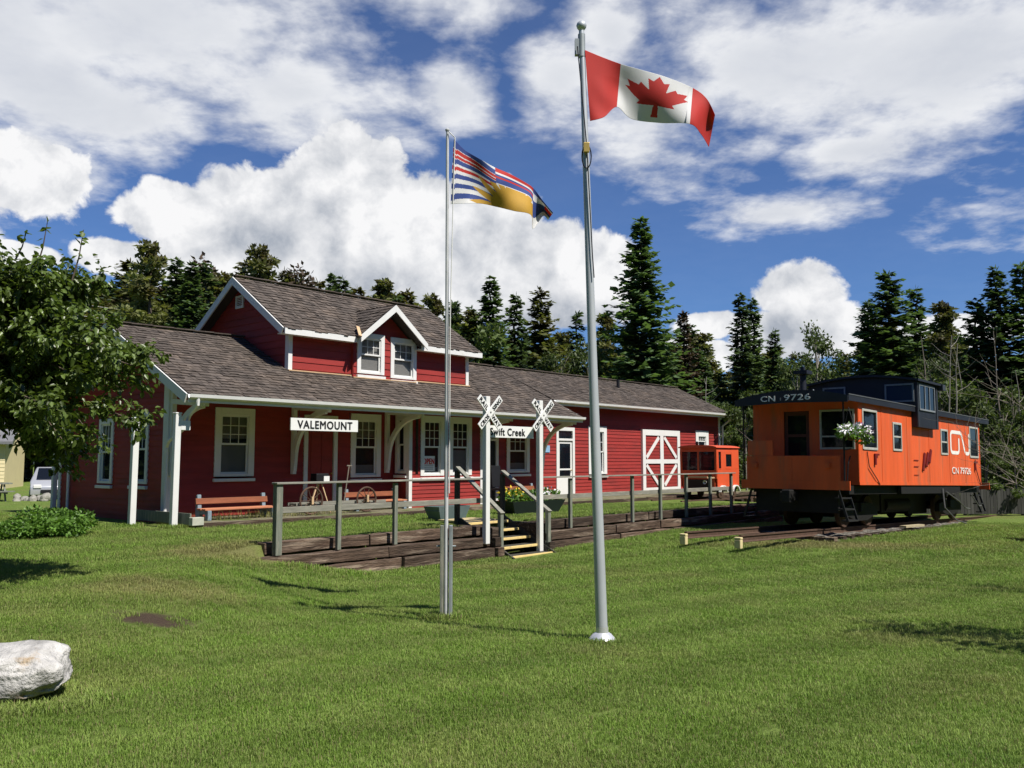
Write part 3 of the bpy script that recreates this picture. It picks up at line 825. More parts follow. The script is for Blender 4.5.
    mb = MB(); y0, y1 = -.11, -.075; b_ = .22
    mb.box(x0, x0 + b_, y0, y1 + .07, z0, z1); mb.box(x1 - b_, x1, y0, y1 + .07, z0, z1)
    mb.box(x0 + b_, x1 - b_, y0 + .002, y1, z0, z0 + .20); mb.box(x0 + b_, x1 - b_, y0 + .002, y1, z1 - .24, z1)
    xm = (x0 + x1) / 2; zm = z0 + 1.30
    mb.box(xm - .13, xm + .13, y0 + .003, y1, z0 + .20, z1 - .24); mb.box(x0 + b_, xm - .13, y0 + .003, y1, zm - .09, zm + .09); mb.box(xm + .13, x1 - b_, y0 + .003, y1, zm - .09, zm + .09)
    ym = (y0 + y1) / 2
    for (xa, za, xc, zc) in ((x0 + .3, zm + .16, xm - .22, z1 - .32), (x1 - .3, zm + .16, xm + .22, z1 - .32), (x0 + .3, zm - .16, xm - .22, z0 + .28), (x1 - .3, zm - .16, xm + .22, z0 + .28)):
        mb.beam((xa, ym, za), (xc, ym, zc), .024, .15, up=(0, 0, 1))
    mb.build('bracing', WHITE, fd)
    # ---- lower roofs -------------------------------------------------------------------------------
    cs = 1 / math.hypot(1, SL); up = Vector((0, cs, SL * cs)); nr = Vector((0, -SL * cs, cs))
    def slab(x0, x1, ey, ez, name):
        by_ = 2 * RYD - ey; rz = RZT
        mb = MB(); t = .10
        mb.prism([(ey, ez), (RYD, rz), (by_, ez), (by_, ez - t), (RYD, rz - t), (ey, ez - t)], 'x', x0, x1)
        return mb.build(name, [ROOFB], STN)
    XL, XR, XF = -.5, 14.3, 27.85
    ro = slab(XL, XR, EY, EZ, 'roof')
    FE = (-.48, 3.775)
    fs = (RZT - FE[1]) / (RYD - FE[0])
    rf = slab(XR + .01, XF, FE[0], FE[1], 'freight_roof')
    mb = MB(); L = math.hypot(RYD - EY, RZT - EZ); v = Vector((0, RYD - EY, RZT - EZ)).normalized(); n_ = Vector((0, -v.z, v.y))
    upper_clip = lambda a, b: not (3.6 < a + XL < 10.5 and b > 2.35)
    shakes(mb, (XL, EY, EZ), (1, 0, 0), v, n_, XR - XL, L, upper_clip, seed=11)
    mb.build('shakes', SHAKE, ro)
    mb = MB(); L = math.hypot(RYD - FE[0], RZT - FE[1]); v = Vector((0, RYD - FE[0], RZT - FE[1])).normalized(); n_ = Vector((0, -v.z, v.y))
    shakes(mb, (XR + .01, FE[0], FE[1]), (1, 0, 0), v, n_, XF - XR - .01, L, seed=12); mb.build('shakes', SHAKE, rf)
    # rear slopes, plain courses
    for (xa, xb, ey, ez, rz, par) in ((XL, XR, EY, EZ, RZT, ro), (XR + .01, XF, FE[0], FE[1], RZT, rf)):
        mb = MB(); v = Vector((0, -(RYD - ey), rz - ez)); L = v.length; v.normalize(); n_ = Vector((0, -v.z, v.y)) * -1
        shakes(mb, (xa, 2 * RYD - ey, ez), (1, 0, 0), v, (0, v.z, -v.y), xb - xa, L, cw=.4, seed=13); mb.build('shakes', SHAKE, par)
        mb = MB()
        for k in range(int((xb - xa) / .3)):
            mb.beam((xa + k * .3 + .002, RYD - .001, rz + .045 + (k % 2) * .006), (xa + k * .3 + .298, RYD, rz + .05 + (k % 2) * .006), .22, .03, tint=random.uniform(.2, .8))
        mb.build('ridge_cap', SHAKE, par)
    # soffit boards under the canopy
    mb = MB(); mb.prism([(EY + .03, EZ - .115), (0.02, EZ - .115 + SL * 1.83), (0.02, EZ - .13 + SL * 1.83), (EY + .03, EZ - .13)], 'x', XL + .05, XR - .02); mb.build('soffit', SOFFIT, STN)
    # fascia and gutter
    mb = MB(); mb.box(XL, XR, EY - .035, EY - .003, EZ - .19, EZ - .015); fa = mb.build('fascia', WHITE, STN)
    def gutter(x0, x1, y, z, par):
        mb = MB(); pr = [(0, 0), (-.02, -.07), (-.06, -.095), (-.10, -.07), (-.115, 0), (-.125, 0), (-.11, -.075), (-.062, -.107), (-.012, -.08), (0, -.01)]
        mb.prism([(y + p, z + q) for p, q in pr], 'x', x0, x1); return mb.build('gutter', WHITE, par)
    gutter(XL - .02, XR + .02, EY - .036, EZ - .01, fa)
    mb = MB(); mb.box(XR + .1, XF, FE[0] - .035, FE[0] - .003, FE[1] - .19, FE[1] - .015); fa2 = mb.build('fascia', WHITE, STN)
    gutter(XR + .02, XF + .02, FE[0] - .036, FE[1] - .01, fa2)
    # bargeboards
    def barge(x, ey, ez, rz, nm='bargeboard', dirs=(1, -1), t=.035, h=.22, ry=RYD):
        mb = MB()
        for s_ in dirs:
            e = ey if s_ > 0 else 2 * ry - ey
            d = Vector((0, ry - e, rz - ez)).normalized(); nn = Vector((0, -d.z, d.y)) if s_ > 0 else Vector((0, d.z, -d.y))
            a, c = Vector((0, e, ez)), Vector((0, ry, rz))
            lo = nn * -h
            p = [a + nn * -.004, c + nn * -.004, Vector((0, ry, rz - h / abs(d.y))), a + lo]
            mb.prism([(q.y, q.z) for q in p], 'x', x - t / 2, x + t / 2)
        return mb.build(nm, WHITE, STN)
    barge(XL - .02, EY, EZ, RZT)
    barge(XF + .02, FE[0], FE[1], RZT)
    barge(XR + .022, EY, EZ, EZ + .58, dirs=(1,), ry=EY + 1.2, h=.16)
    # ---- upper storey -------------------------------------------------------------------------------
    ux0, ux1, uy = 3.5, 10.56, .2
    uey, uez, urz = -.15, 5.19, 6.95
    us = (urz - uez) / (RYD - uey)
    zt = lambda y: uez - .13 + us * ((y if y < RYD else 2 * RYD - y) - uey)
    low = lambda y: EZ + SL * ((y if y < RYD else 2 * RYD - y) - EY) - .12
    for (xa, xb) in ((ux0, 5.72), (8.04, ux1)):
        mb = MB(); boards(mb, xa, xb, 3.92, zt(uy), .205, [], seed=21, y=uy); mb.build('upper_wall', RED, STN)
    yb = 2 * RYD - uy
    def xr2(z):
        lo_ = max(uy, (z - (uez - .13)) / us + uey); hi = min(yb, 2 * RYD - ((z - (uez - .13)) / us + uey))
        ll = (z - (EZ - .12)) / SL + EY
        return (yb - hi, yb - lo_)
    mb = MB(); boards(mb, 0, yb - uy, 3.92, zt(RYD), .205, [], xr2, seed=22); mb.build('upper_gable_wall', RED, STN, (ux0, yb, 0), (0, 0, R(-90)))
    mb = MB(); mb.prism([(uy, 3.9), (yb, 3.9), (yb, zt(yb)), (RYD, zt(RYD)), (uy, zt(uy))], 'x', ux1 - .05, ux1); mb.build('upper_gable_wall', RED, STN)
    mb = MB(); mb.box(ux0, ux1, yb - .05, yb, 3.9, zt(yb)); mb.build('upper_rear_wall', RED, STN)
    mb = MB(); mb.box(ux0 - .03, ux0 + .10, uy - .05, uy - .003, 3.96, zt(uy)); mb.box(ux0 - .03, ux0 - .002, uy - .003, uy + .11, 4.0, zt(uy)); mb.build('corner_board', WHITE, STN)
    mb = MB(); mb.box(ux1 - .10, ux1 + .03, uy - .05, uy - .003, 3.96, zt(uy)); mb.build('corner_board', WHITE, STN)
    UL, UR = 3.12, 10.9
    mb = MB(); t = .10
    dxa, dxb, ycut = 6.88 - 1.22, 6.88 + 1.22, .55
    zcut = uez + us * (ycut - uey)
    for (xa, xb, ye, ze) in ((UL, dxa, uey, uez), (dxa + .001, dxb - .001, ycut, zcut), (dxb, UR, uey, uez)):
        mb.prism([(ye, ze), (RYD, urz), (2 * RYD - uey, uez), (2 * RYD - uey, uez - t), (RYD, urz - t), (ye, ze - t)], 'x', xa, xb)
    ru = mb.build('upper_roof', ROOFB, STN)
    v = Vector((0, RYD - uey, urz - uez)); L = v.length; v.normalize()
    # dormer numbers
    dx, dpk, dez, dy = 6.88, 6.24, 5.30, .10
    dsl = .80
    dback = lambda z: uey + (z - uez) / us
    def dclip(a, b):
        x = a + UL; z = uez + b * v.z
        return not (abs(x - dx) < (dpk - z) / dsl - .02 and z < dpk - .05)
    mb = MB(); shakes(mb, (UL, uey, uez), (1, 0, 0), v, (0, -v.z, v.y), UR - UL, L, dclip, seed=23); mb.build('shakes', SHAKE, ru)
    v2 = Vector((0, -v.y, v.z)); mb = MB(); shakes(mb, (UL, 2 * RYD - uey, uez), (1, 0, 0), v2, (0, v.z, v.y), UR - UL, L, None, seed=24); mb.build('shakes', SHAKE, ru)
    mb = MB()
    for k in range(int((UR - UL) / .3)):
        mb.beam((UL + k * .3 + .002, RYD, urz + .045 + (k % 2) * .006), (UL + k * .3 + .298, RYD, urz + .05 + (k % 2) * .006), .22, .03, tint=random.uniform(.2, .8))
    mb.build('ridge_cap', SHAKE, ru)
    for xx in (UL - .02, UR + .02):
        mb = MB()
        for s_ in (1, -1):
            e = uey if s_ > 0 else 2 * RYD - uey
            d = Vector((0, RYD - e, urz - uez)).normalized(); nn = Vector((0, -d.z, d.y)) if s_ > 0 else Vector((0, d.z, -d.y))
            a = Vector((0, e, uez))
            mb.prism([(a.y - .004 * nn.y, a.z - .004), (RYD, urz - .005), (RYD, urz - .2 / abs(d.y)), (a.y - .2 * nn.y, a.z - .2 * nn.z)], 'x', xx - .02, xx + .02)
        mb.build('bargeboard', WHITE, STN)
    for (xa, xb) in ((UL, dx - 1.27), (dx + 1.27, UR)):
        mb = MB(); mb.box(xa, xb, uey - .04, uey - .002, uez - .17, uez - .01); mb.build('fascia', WHITE, STN)
    for (xa, xb) in ((UL + .02, dxa), (dxb, UR - .02)):
        mb = MB(); mb.box(xa, xb, uey - .001, uy - .004, uez - .15, uez - .12); mb.build('soffit', SOFFIT, STN)
    # gable louvre
    mb = MB(); y0, y1, z0, z1 = 2.48, 2.90, 6.08, 6.46
    mb.box(ux0 - .05, ux0 - .003, y0, y0 + .06, z0, z1); mb.box(ux0 - .05, ux0 - .003, y1 - .06, y1, z0, z1); mb.box(ux0 - .05, ux0 - .003, y0 + .06, y1 - .06, z1 - .06, z1); mb.box(ux0 - .05, ux0 - .003, y0 + .06, y1 - .06, z0, z0 + .06)
    for k in range(5): mb.beam((ux0 - .025, y0 + .06, z0 + .085 + k * .052), (ux0 - .025, y1 - .06, z0 + .085 + k * .052), .012, .05, up=(1, 0, .8))
    mb.build('gable_vent', WHITE, STN)
    # flashing strip where the upper wall meets the roof
    mb = MB(); mb.beam((ux0 - .04, uy - .06, low(uy) + .13), (5.62, uy - .06, low(uy) + .13), .09, .03); mb.beam((8.1, uy - .06, low(uy) + .13), (ux1 + .04, uy - .06, low(uy) + .13), .09, .03)
    mb.beam((5.62, dy - .06, low(dy) + .13), (8.1, dy - .06, low(dy) + .13), .09, .03); mb.build('flashing_board', TAN, STN)
    # ---- dormer: front wall, cheeks, roof, two windows --------------------------------------------
    DW = [dict(cx=6.32, w=1.04, z=4.16, h=1.22), dict(cx=7.62, w=1.06, z=4.10, h=1.26)]
    hw = 1.19
    mb = MB()
    xr3 = lambda z: (max(dx - hw, dx - (dpk - .12 - z) / dsl), min(dx + hw, dx + (dpk - .12 - z) / dsl))
    boards(mb, dx - hw, dx + hw, 3.95, dpk - .14, .20, [hole(q['cx'], q['w'], q['z'], q['h']) for q in DW], xr3, seed=31, y=dy)
    dm = mb.build('dormer_wall', RED, STN)
    for s_ in (-1, 1):
        mb = MB(); mb.prism([(dy, 3.9), (uy + 1.0, 3.9), (uy + 1.0, dez), (dy, dez)], 'x', dx + s_ * hw - .02, dx + s_ * hw + .02); mb.build('dormer_side', RED, STN)
    for q in DW: window(STN, (q['cx'], dy, q['z']), 0, q['w'], q['h'], lower=(PALEBLIND, .5), upper=(PALEBLIND, .5), kind='6/1', trim=.14)
    yf = -.38; mb = MB()
    ebx = hw + .13; ez = dpk - ebx * dsl
    for s_ in (-1, 1):
        a = [(dx, yf, dpk + .03), (dx + s_ * ebx, yf, ez + .03), (dx + s_ * ebx, dback(ez) + .15, ez + .03), (dx, dback(dpk) + .3, dpk + .03)]
        mb.face(a); mb.face([(x, y, z - .07) for x, y, z in a])
        mb.face([a[0], a[1], (a[1][0], a[1][1], a[1][2] - .07), (a[0][0], a[0][1], a[0][2] - .07)])
        mb.face([a[1], a[2], (a[2][0], a[2][1], a[2][2] - .07), (a[1][0], a[1][1], a[1][2] - .07)])
    dr = mb.build('dormer_roof', ROOFB, STN)
    for s_ in (-1, 1):
        u = Vector((0, 1, 0)); vv = Vector((-s_ * 1, 0, dsl)).normalized(); nn = Vector((s_ * dsl, 0, 1)).normalized()
        mb = MB()
        lenr = ebx * math.hypot(1, dsl)
        shakes(mb, (dx + s_ * ebx, yf, ez + .03), u, vv, nn, 2.4, lenr, lambda a, b_: yf + a < dback(ez + .03 + b_ * vv.z) + .02, seed=33 + s_); mb.build('shakes', SHAKE, dr)
        mb = MB(); x1, z1 = dx + s_ * ebx, ez + .03
        mb.prism([(dx, dpk + .026), (x1, z1 - .004), (x1, z1 - .20), (dx, dpk - .18)], 'y', yf - .035, yf - .003); mb.build('bargeboard', WHITE, dr)
    mb = MB(); mb.beam((dx - ebx - .12, dback(ez) - .35, ez - .02), (dx - ebx + .28, dback(ez) + .28, ez + .36), .10, .03, up=(0, -us, 1)); mb.build('valley_board', TAN, STN)
    # ---- canopy brackets --------------------------------------------------------------------------
    def bracket(x):
        mb = MB(); w = .11
        mb.box(x - w / 2, x + w / 2, -.14, -.025, 1.22, 3.56)
        mb.beam((x, -.14, 3.02), (x, EY + .15, 2.90), w * .96, .12)
        pts = []
        for k in range(11):
            a = k / 10 * math.pi / 2
            pts.append((x, -.14 - 1.35 * (1 - math.cos(a)), 1.62 + 1.25 * math.sin(a)))
        pts = [(x, -.10, 1.30)] + pts
        for i in range(len(pts) - 1): mb.beam(pts[i], pts[i + 1], w * .9, .13, up=(0, 1, 0.3))
        mb.build('eave_bracket', WHITE, STN)
    for x in (.06, 3.55, 6.86, 10.75, 14.12): bracket(x)
    # downspouts
    mb = MB(); mb.tube([(-.30, EY - .09, EZ - .10), (-.30, EY - .09, EZ - .24), (-.26, EY + .35, EZ - .48), (-.20, -1.15, 2.35), (-.12, -.25, 2.05), (-.08, -.09, 1.9), (-.08, -.09, .25)], .045, 10)
    mb.build('downspout', WHITE, STN, smooth=True)
    mb = MB(); mb.tube([(27.7, FE[0] - .09, 3.7), (27.7, FE[0] - .09, 3.55), (27.62, -.12, 3.2), (27.62, -.09, .3)], .045, 10); mb.build('downspout', WHITE, STN, smooth=True)
    mb = MB(); mb.tube([(-.07, 5.55, 3.2), (-.07, 5.55, .12)], .04, 10); mb.build('downspout', WHITE, STN, smooth=True)
    # rear canopy posts glimpsed past the corner
    mb = MB(); mb.box(-.06, .06, 6.62, 6.76, .05, 3.0); mb.build('rear_post', WHITE, STN)
    # roof vent pipe
    mb = MB(); mb.cyl((21.45, 1.6, 4.75), .07, .36, 'z', 12); mb.build('roof_vent', BLACK, STN)
    # small blue notice and open sign on the glass
    mb = MB(); mb.box(14.36, 14.66, -.045, -.024, 1.88, 2.13); mb.build('blue_notice', mat('pale_blue_notice', (.25, .42, .62), .5, .2, 12), STN)
    o = empty('open_sign', bw(7.99, by + .01, 1.42), BROT, 'white card reading OPEN in red in the bay window', 'sign')
    mb = MB(); mb.box(-.26, .26, -.006, .0, -.16, .30); mb.build('card', SIGNW, o)
    text('lettering', 'OPEN', mat('red_lettering', (.55, .02, .02), .6), .46, .17, o, T(0, -.010, .14), bold=.04)
    mb = MB()
    for k in range(3): mb.box(-.2, .2, -.009, -.0065, -.11 + k * .06, -.085 + k * .06)
    mb.build('small_print', mat('grey_print', (.3, .3, .34), .6), o)


build_station()

# ------------------------------------------------------------------ platform in front of the station
def build_platform():
    mb = MB(); mb.box(-.25, 27.9, -1.93, -.03, .02, .18); 
    o = mb.build('platform', mat('weedy_platform_gravel', (.17, .155, .10), .95, .35, 5, .02, 18, (.10, .12, .04), 1.2, .45, .62), loc=BO, rot=(0, 0, BROT)); tag(o, kind='structure')
    e = empty('platform_edging', bw(-.3, -1.98, .02), BROT, 'grey timber edging along the front of the station platform', 'edging')
    x = 0; rng = random.Random(4)
    while x < 28:
        L = min(rng.uniform(3.2, 4.6), 28.2 - x)
        mb = MB(); mb.box(x + .005, x + L - .005, -.06, .04, .02, .17 + rng.uniform(-.01, .012), tint=rng.uniform(.2, .8)); mb.build('timber', TIMBER, e, bevel=.008); x += L
    # boarded end facing the lawn
    e2 = empty('platform_end_boards', bw(-.35, -.3, .1), BROT, 'grey green boards closing the platform end below the corner post', 'boards')
    mb = MB(); mb.box(-.04, .0, -1.55, 1.25, .05, .30); mb.build('board', GREYWOOD, e2)
    mb = MB(); mb.box(-.10, .18, -1.78, -1.62, .04, .22); mb.build('end_block', mat('pale_block', (.42, .43, .36), .8, .2, 6), e2, bevel=.01)


build_platform()


# leaning white posts by the station corner ------------------------------------------------------
def white_post(base, top, label):
    o = empty('white_post', base, BROT, label, 'post', 'white posts by the station corner')
    inv = (Matrix.Translation(base) @ RZ(BROT)).inverted(); t = inv @ Vector(top)
    mb = MB(); mb.beam((0, 0, -.3), t, .14, .14, up=(0, 1, 0)); mb.build('post_shaft', WHITE, o, bevel=.012)
    d = t.normalized(); mb = MB(); mb.beam(t + d * .002, t + d * .035, .16, .16, up=(0, 1, 0)); mb.build('post_cap', WHITE, o, bevel=.01)
    return o
b1 = bw(-.55, -1.41, 0); b2 = bw(-1.04, -.41, 0)
p1 = white_post(b1, Vector(at(177.5, 414, b1.y)), 'white wooden post nearest the canopy corner downspout')
p2 = white_post(b2, Vector(at(136, 419, b2.y)), 'white wooden post leaning in front of the gable end window')
mb = MB(); mb.box(.07, .30, -.09, .09, 2.28, 2.50); mb.build('side_block', WHITE, p1, bevel=.01)


# ------------------------------------------------------------------ signs
vs = empty('name_sign', bw(3.36, -1.72, 2.50), BROT, 'long white hanging sign reading VALEMOUNT in black', 'sign')
mb = MB(); mb.box(-1.06, 1.06, -.02, .02, -.155, .155); mb.build('board', SIGNW, vs, bevel=.004)
text('lettering', 'VALEMOUNT', BLACKTXT, 1.72, .20, vs, T(0, -.024, 0), bold=.04)
for x in (-.8, .8):
    mb = MB(); mb.tube([(x, 0, .155), (x, 0, .36)], .008, 6); mb.build('hanger', BLACK, vs)


def crossbuck(lx, ly, base_z, top_z, label):
    o = empty('crossbuck_sign', bw(lx, ly, base_z), BROT, label, 'railway sign', 'white crossbuck signs beside the stairs')
    h = top_z - base_z
    mb = MB(); mb.box(-.065, .065, -.06, .06, 0, h); mb.build('post', WHITE, o, bevel=.012)
    c = h - .36
    for k, (ang, words_) in enumerate(((-R(44), ('RAIL', 'WAY')), (R(44), ('CROS', 'SING')))):
        y = -.095 - .026 * k
        mb = MB(); mb.box(-.48, .48, -.012, .012, -.078, .078)
        bo = mb.build('crossbuck_board', SIGNW, o); bo.matrix_local = T(0, y, c) @ RY(-ang); 
        bb = [words_[0], words_[1]]
        for w_, x in zip(bb, (-.27, .27)):
            text('lettering', w_, BLACKTXT, .33, .095, bo, T(x, -.016, 0), bold=.035)
    mb = MB(); mb.cyl((0, -.14, c), .02, .07, 'y', 8); mb.build('bolt', BLACK, o)
    return o
crossbuck(3.84, -7.0, -.25, 3.02, 'white crossbuck on the post left of the Swift Creek board')
crossbuck(5.70, -7.0, -.55, 3.02, 'white crossbuck on the post right of the Swift Creek board')
sc_ = empty('creek_sign', bw(4.77, -6.90, 2.245), BROT, 'white board reading Swift Creek fixed between two crossbuck posts', 'sign')
mb = MB(); mb.box(-.86, .80, -.02, .02, -.135, .135); mb.build('board', SIGNW, sc_, bevel=.004)
text('lettering', 'Swift Creek', BLACKTXT, 1.20, .165, sc_, T(-.12, -.024, .0), bold=.035)


# ------------------------------------------------------------------ railing fence, retaining wall, stairs
def build_fence():
    rng = random.Random(2)
    for (xs, label, par_rails) in (([-1.43, -.08, 1.33], 'weathered post and rail fence left of the stairs', None),
                                   ([7.1, 9.87, 11.3, 12.74, 14.19, 15.55], 'weathered post and rail fence right of the stairs', None)):
        o = empty('railing_fence', bw(xs[0], -6.83, 0), BROT, label, 'fence', 'railings above the timber wall')
        for i, x in enumerate(xs):
            w = .13 if i == 0 and x < 0 else .085
            mb = MB(); mb.box(x - xs[0] - w / 2, x - xs[0] + w / 2, -w / 2, w / 2, -.10, 1.16 + rng.uniform(-.02, .02)); mb.build('post', GREYWOOD, o, bevel=.012)
        x0, x1 = (-.09, 5.45) if xs[0] < 0 else (-1.2, xs[-1] - xs[0] + .15)
        mb = MB(); mb.box(x0, x1, -.10, .075, 1.165, 1.20); mb.build('top_rail', GREYRAIL, o, bevel=.006)
        mb = MB(); mb.box(x0 + .1, x1, .055, .095, .64, .75); mb.build('lower_rail', GREYRAIL, o, bevel=.006)
build_fence()


def build_retaining_wall():
    rng = random.Random(8)
    o = empty('retaining_wall', bw(-1.8, -6.9, -.4), BROT, 'stepped retaining wall of old dark railway timbers', 'retaining wall')
    courses = [(-.10, .13, -6.66, -1.55), (-.33, -.105, -6.94, -1.80), (-.57, -.335, -7.06, -1.45), (-.80, -.575, -7.14, .2)]
    for ci, (z0, z1, yf, xs) in enumerate(courses):
        for (xa, xb) in ((xs, 4.22), (5.95, 19.3 - ci * .25)):
            x = xa
            while x < xb - .3:
                L = min(rng.uniform(2.2, 3.0), xb - x)
                if xb - x - L < .7: L = xb - x
                dy, tilt = rng.uniform(-.045, .045), rng.uniform(-.016, .016)
                mb = MB(); n = 10; tv = rng.uniform(0, 1)
                dpt = .26; ring = []
                for i in range(n + 1):
                    xx = x + .01 + (L - .02) * i / n
                    for (yy, zz) in ((yf, z0 + .012), (yf, z1 - .012), (yf + dpt, z1 - .012), (yf + dpt, z0 + .012)):
                        k = 1 if yy == yf else 0
                        ring.append((xx - (-1.8), yy + dy + tilt * (xx - x) + rng.uniform(-.012, .012) * k + 6.9, zz + rng.uniform(-.010, .010) + .4))
                f = []
                for i in range(n):
                    for q in range(4): f.append((i * 4 + q, i * 4 + (q + 1) % 4, (i + 1) * 4 + (q + 1) % 4, (i + 1) * 4 + q))
                mb.grid(ring, f, tv); mb.grid(ring[:4], [(0, 1, 2, 3)], tv, 1); mb.grid(ring[-4:], [(3, 2, 1, 0)], tv, 1)
                mb.build('timber', [TIMBER, TIMBEREND], o, bevel=.012)
                x += L
    # end piece and short side timbers beside the stairs
    for (x, z0, z1) in ((4.10, -.75, .10), (5.90, -.75, .10)):
        for k in range(4):
            za = z0 + k * .215
            mb = MB(); mb.box(x + 1.8 - .10, x + 1.8 + .10, -.42 + k * .09, 1.0, za + .4, za + .205 + .4, tint=rng.uniform(0, 1)); mb.build('timber', TIMBER, o, bevel=.014)
build_retaining_wall()


def build_stairs():
    x0, x1 = 4.33, 5.78
    o = empty('stairs', bw((x0 + x1) / 2, -7.2, -.6), BROT, 'wooden stairs with yellow edged treads climbing through the timber wall', 'stairs')
    oy, oz, ox = -7.2, -.6, (x0 + x1) / 2
    steps = [(-7.32, -.545), (-6.97, -.37), (-6.64, -.205), (-6.28, -.035), (-5.94, .135)]
    for i, (y, z) in enumerate(steps):
        mb = MB(); mb.box(x0 - ox + .0, x1 - ox, y - oy + .045, y - oy + .36, z - oz - .05, z - oz - .002); t = mb.build('tread', DARKWOOD, o)
        mb = MB(); mb.box(x0 - ox, x1 - ox, y - oy - .01, y - oy + .043, z - oz - .055, z - oz); mb.build('nosing', YELLOW, t, bevel=.005)
    for x in (x0 - ox - .03, x1 - ox + .03):
        mb = MB(); mb.beam((x, -7.38 - oy, -.68 - oz), (x, -5.7 - oy, .14 - oz), .05, .24); mb.build('stringer', DARKWOOD, o)
    mb = MB()
    for k in range(3): mb.box(x0 - ox + .25, x1 - ox, -5.55 - oy + k * .29, -5.55 - oy + k * .29 + .28, .10 - oz, .145 - oz)
    mb.build('landing', PLANK, o)
    for (x, ytop, ztop, yb, zb) in ((x0 - ox - .07, -5.72, 1.40, -7.08, .42), (x1 - ox + .07, -5.72, 1.30, -7.16, .40)):
        mb = MB(); d = Vector((0, yb - ytop, zb - ztop)).normalized()
        mb.beam(Vector((x, ytop - oy, ztop - oz)) - d * .06, Vector((x, yb - oy, zb - oz)) + d * .04, .14, .05); mb.build('handrail', GREYRAIL, o, bevel=.008)
        mb = MB(); mb.box(x - .05, x + .05, ytop - oy, ytop - oy + .1, -.1 - oz, ztop - oz - .05); mb.build('newel_post', DARKWOOD, o, bevel=.006)
        mb = MB(); mb.box(x - .05, x + .05, yb - oy - .02, yb - oy + .08, -.72 - oz, zb - oz - .0); mb.build('newel_post', GREYWOOD, o, bevel=.006)
build_stairs()


# ------------------------------------------------------------------ benches, troughs, cart and tripod on the platform
def make_bench(loc, L, label):
    o = empty('bench', loc, BROT, label, 'bench', 'plank benches on the platform')
    mb = MB(); mb.box(-L / 2, L / 2, .20, .24, .37, .51, rot=Matrix.Rotation(R(-12), 3, 'X')); mb.build('backrest', BENCHD, o, bevel=.006)
    mb = MB(); mb.box(-L / 2, L / 2, -.02, .16, .24, .28); mb.box(-L / 2, L / 2, -.24, -.06, .235, .275); mb.build('seat', BENCHW, o, bevel=.006)
    for x in (-L / 2 + .1, L / 2 - .1):
        mb = MB(); mb.prism([(-.27, 0), (-.15, 0), (-.13, .14), (.12, .14), (.16, 0), (.32, 0), (.30, .58), (.23, .60), (.19, .235), (-.27, .235)], 'x', x - .05, x + .05)
        mb.build('end_frame', CONCBLUE, o, bevel=.01)
    return o
make_bench(bw(1.22, -1.15, .18), 1.95, 'orange plank bench under the leftmost station window')
make_bench(bw(5.95, -.7, .18), 1.95, 'orange plank bench below the window behind the old cart')
make_bench(bw(12.2, -.85, .20), 1.7, 'orange plank bench behind the yellow flowers')


def trough(loc, L, D, h, m, flare, label, name='planter_trough'):
    o = empty(name, loc, BROT, label, 'planter'); f = flare
    b_, t_ = [(-L / 2, -D / 2), (L / 2, -D / 2), (L / 2, D / 2), (-L / 2, D / 2)], [(-L / 2 - f, -D / 2 - f * .5), (L / 2 + f, -D / 2 - f * .5), (L / 2 + f, D / 2 + f * .5), (-L / 2 - f, D / 2 + f * .5)]
    mb = MB(); k = .93
    V = [(x, y, 0) for x, y in b_] + [(x, y, h) for x, y in t_] + [(x * k, y * k, h) for x, y in t_] + [(x * .95, y * .9, h - .12) for x, y in t_]
    F = [(3, 2, 1, 0)] + [(i, (i + 1) % 4, (i + 1) % 4 + 4, i + 4) for i in range(4)] + [(i + 4, (i + 1) % 4 + 4, (i + 1) % 4 + 8, i + 8) for i in range(4)] + [(i + 8, (i + 1) % 4 + 8, (i + 1) % 4 + 12, i + 12) for i in range(4)]
    mb.grid(V, F); mb.build('box', m, o)
    mb = MB(); mb.face([(x * .95, y * .9, h - .1) for x, y in t_]); mb.build('soil', SOIL, o)
    return o


def leaf_cloud(n, centres, size, seed, flat=.6, clump=.0, up=.25):
    """numpy: n kite-shaped leaves around (cx,cy,cz,rx,ry,rz) ellipsoids; returns V,F(tris),tint"""
    r = np.random.default_rng(seed); C = np.array(centres, float)
    w = (C[:, 3] * C[:, 4] * C[:, 5]) ** (2 / 3); idx = r.choice(len(C), n, p=w / w.sum())
    d = r.normal(size=(n, 3)); d /= np.linalg.norm(d, axis=1, keepdims=True)
    rad = r.uniform(0, 1, n) ** (1 / 3) * .35 + .65 * r.uniform(0, 1, n) ** .35
    P = C[idx, :3] + d * C[idx, 3:] * rad[:, None]
    if clump:
        nz = np.sin(P[:, 0] * clump + 1.3 * np.sin(P[:, 2] * clump * .8)) * np.sin(P[:, 1] * clump + .7) + np.sin(P[:, 2] * clump * 1.3 + P[:, 0])
        k = nz + r.normal(0, .5, n) > -.55; P, d, idx = P[k], d[k], idx[k]; n = len(P)
    dr = r.normal(size=(n, 3)) * flat + d * .7; dr[:, 2] -= up; dr /= np.linalg.norm(dr, axis=1, keepdims=True)
    sd_ = np.cross(dr, r.normal(size=(n, 3))); sd_ /= np.linalg.norm(sd_, axis=1, keepdims=True); nn = np.cross(dr, sd_)
    s = size * r.uniform(.6, 1.3, n)[:, None]
    V = np.stack([P, P + dr * s * .45 + sd_ * s * .27 + nn * s * .06, P + dr * s, P + dr * s * .45 - sd_ * s * .27 + nn * s * .06], 1).reshape(-1, 3)
    i = np.arange(n) * 4
    F = np.stack([np.stack([i, i + 1, i + 2], 1), np.stack([i, i + 2, i + 3], 1)], 1).reshape(-1, 3)
    tn = np.repeat(np.clip(r.normal(.5, .25, n), 0, 1), 2)
    return V, F, tn


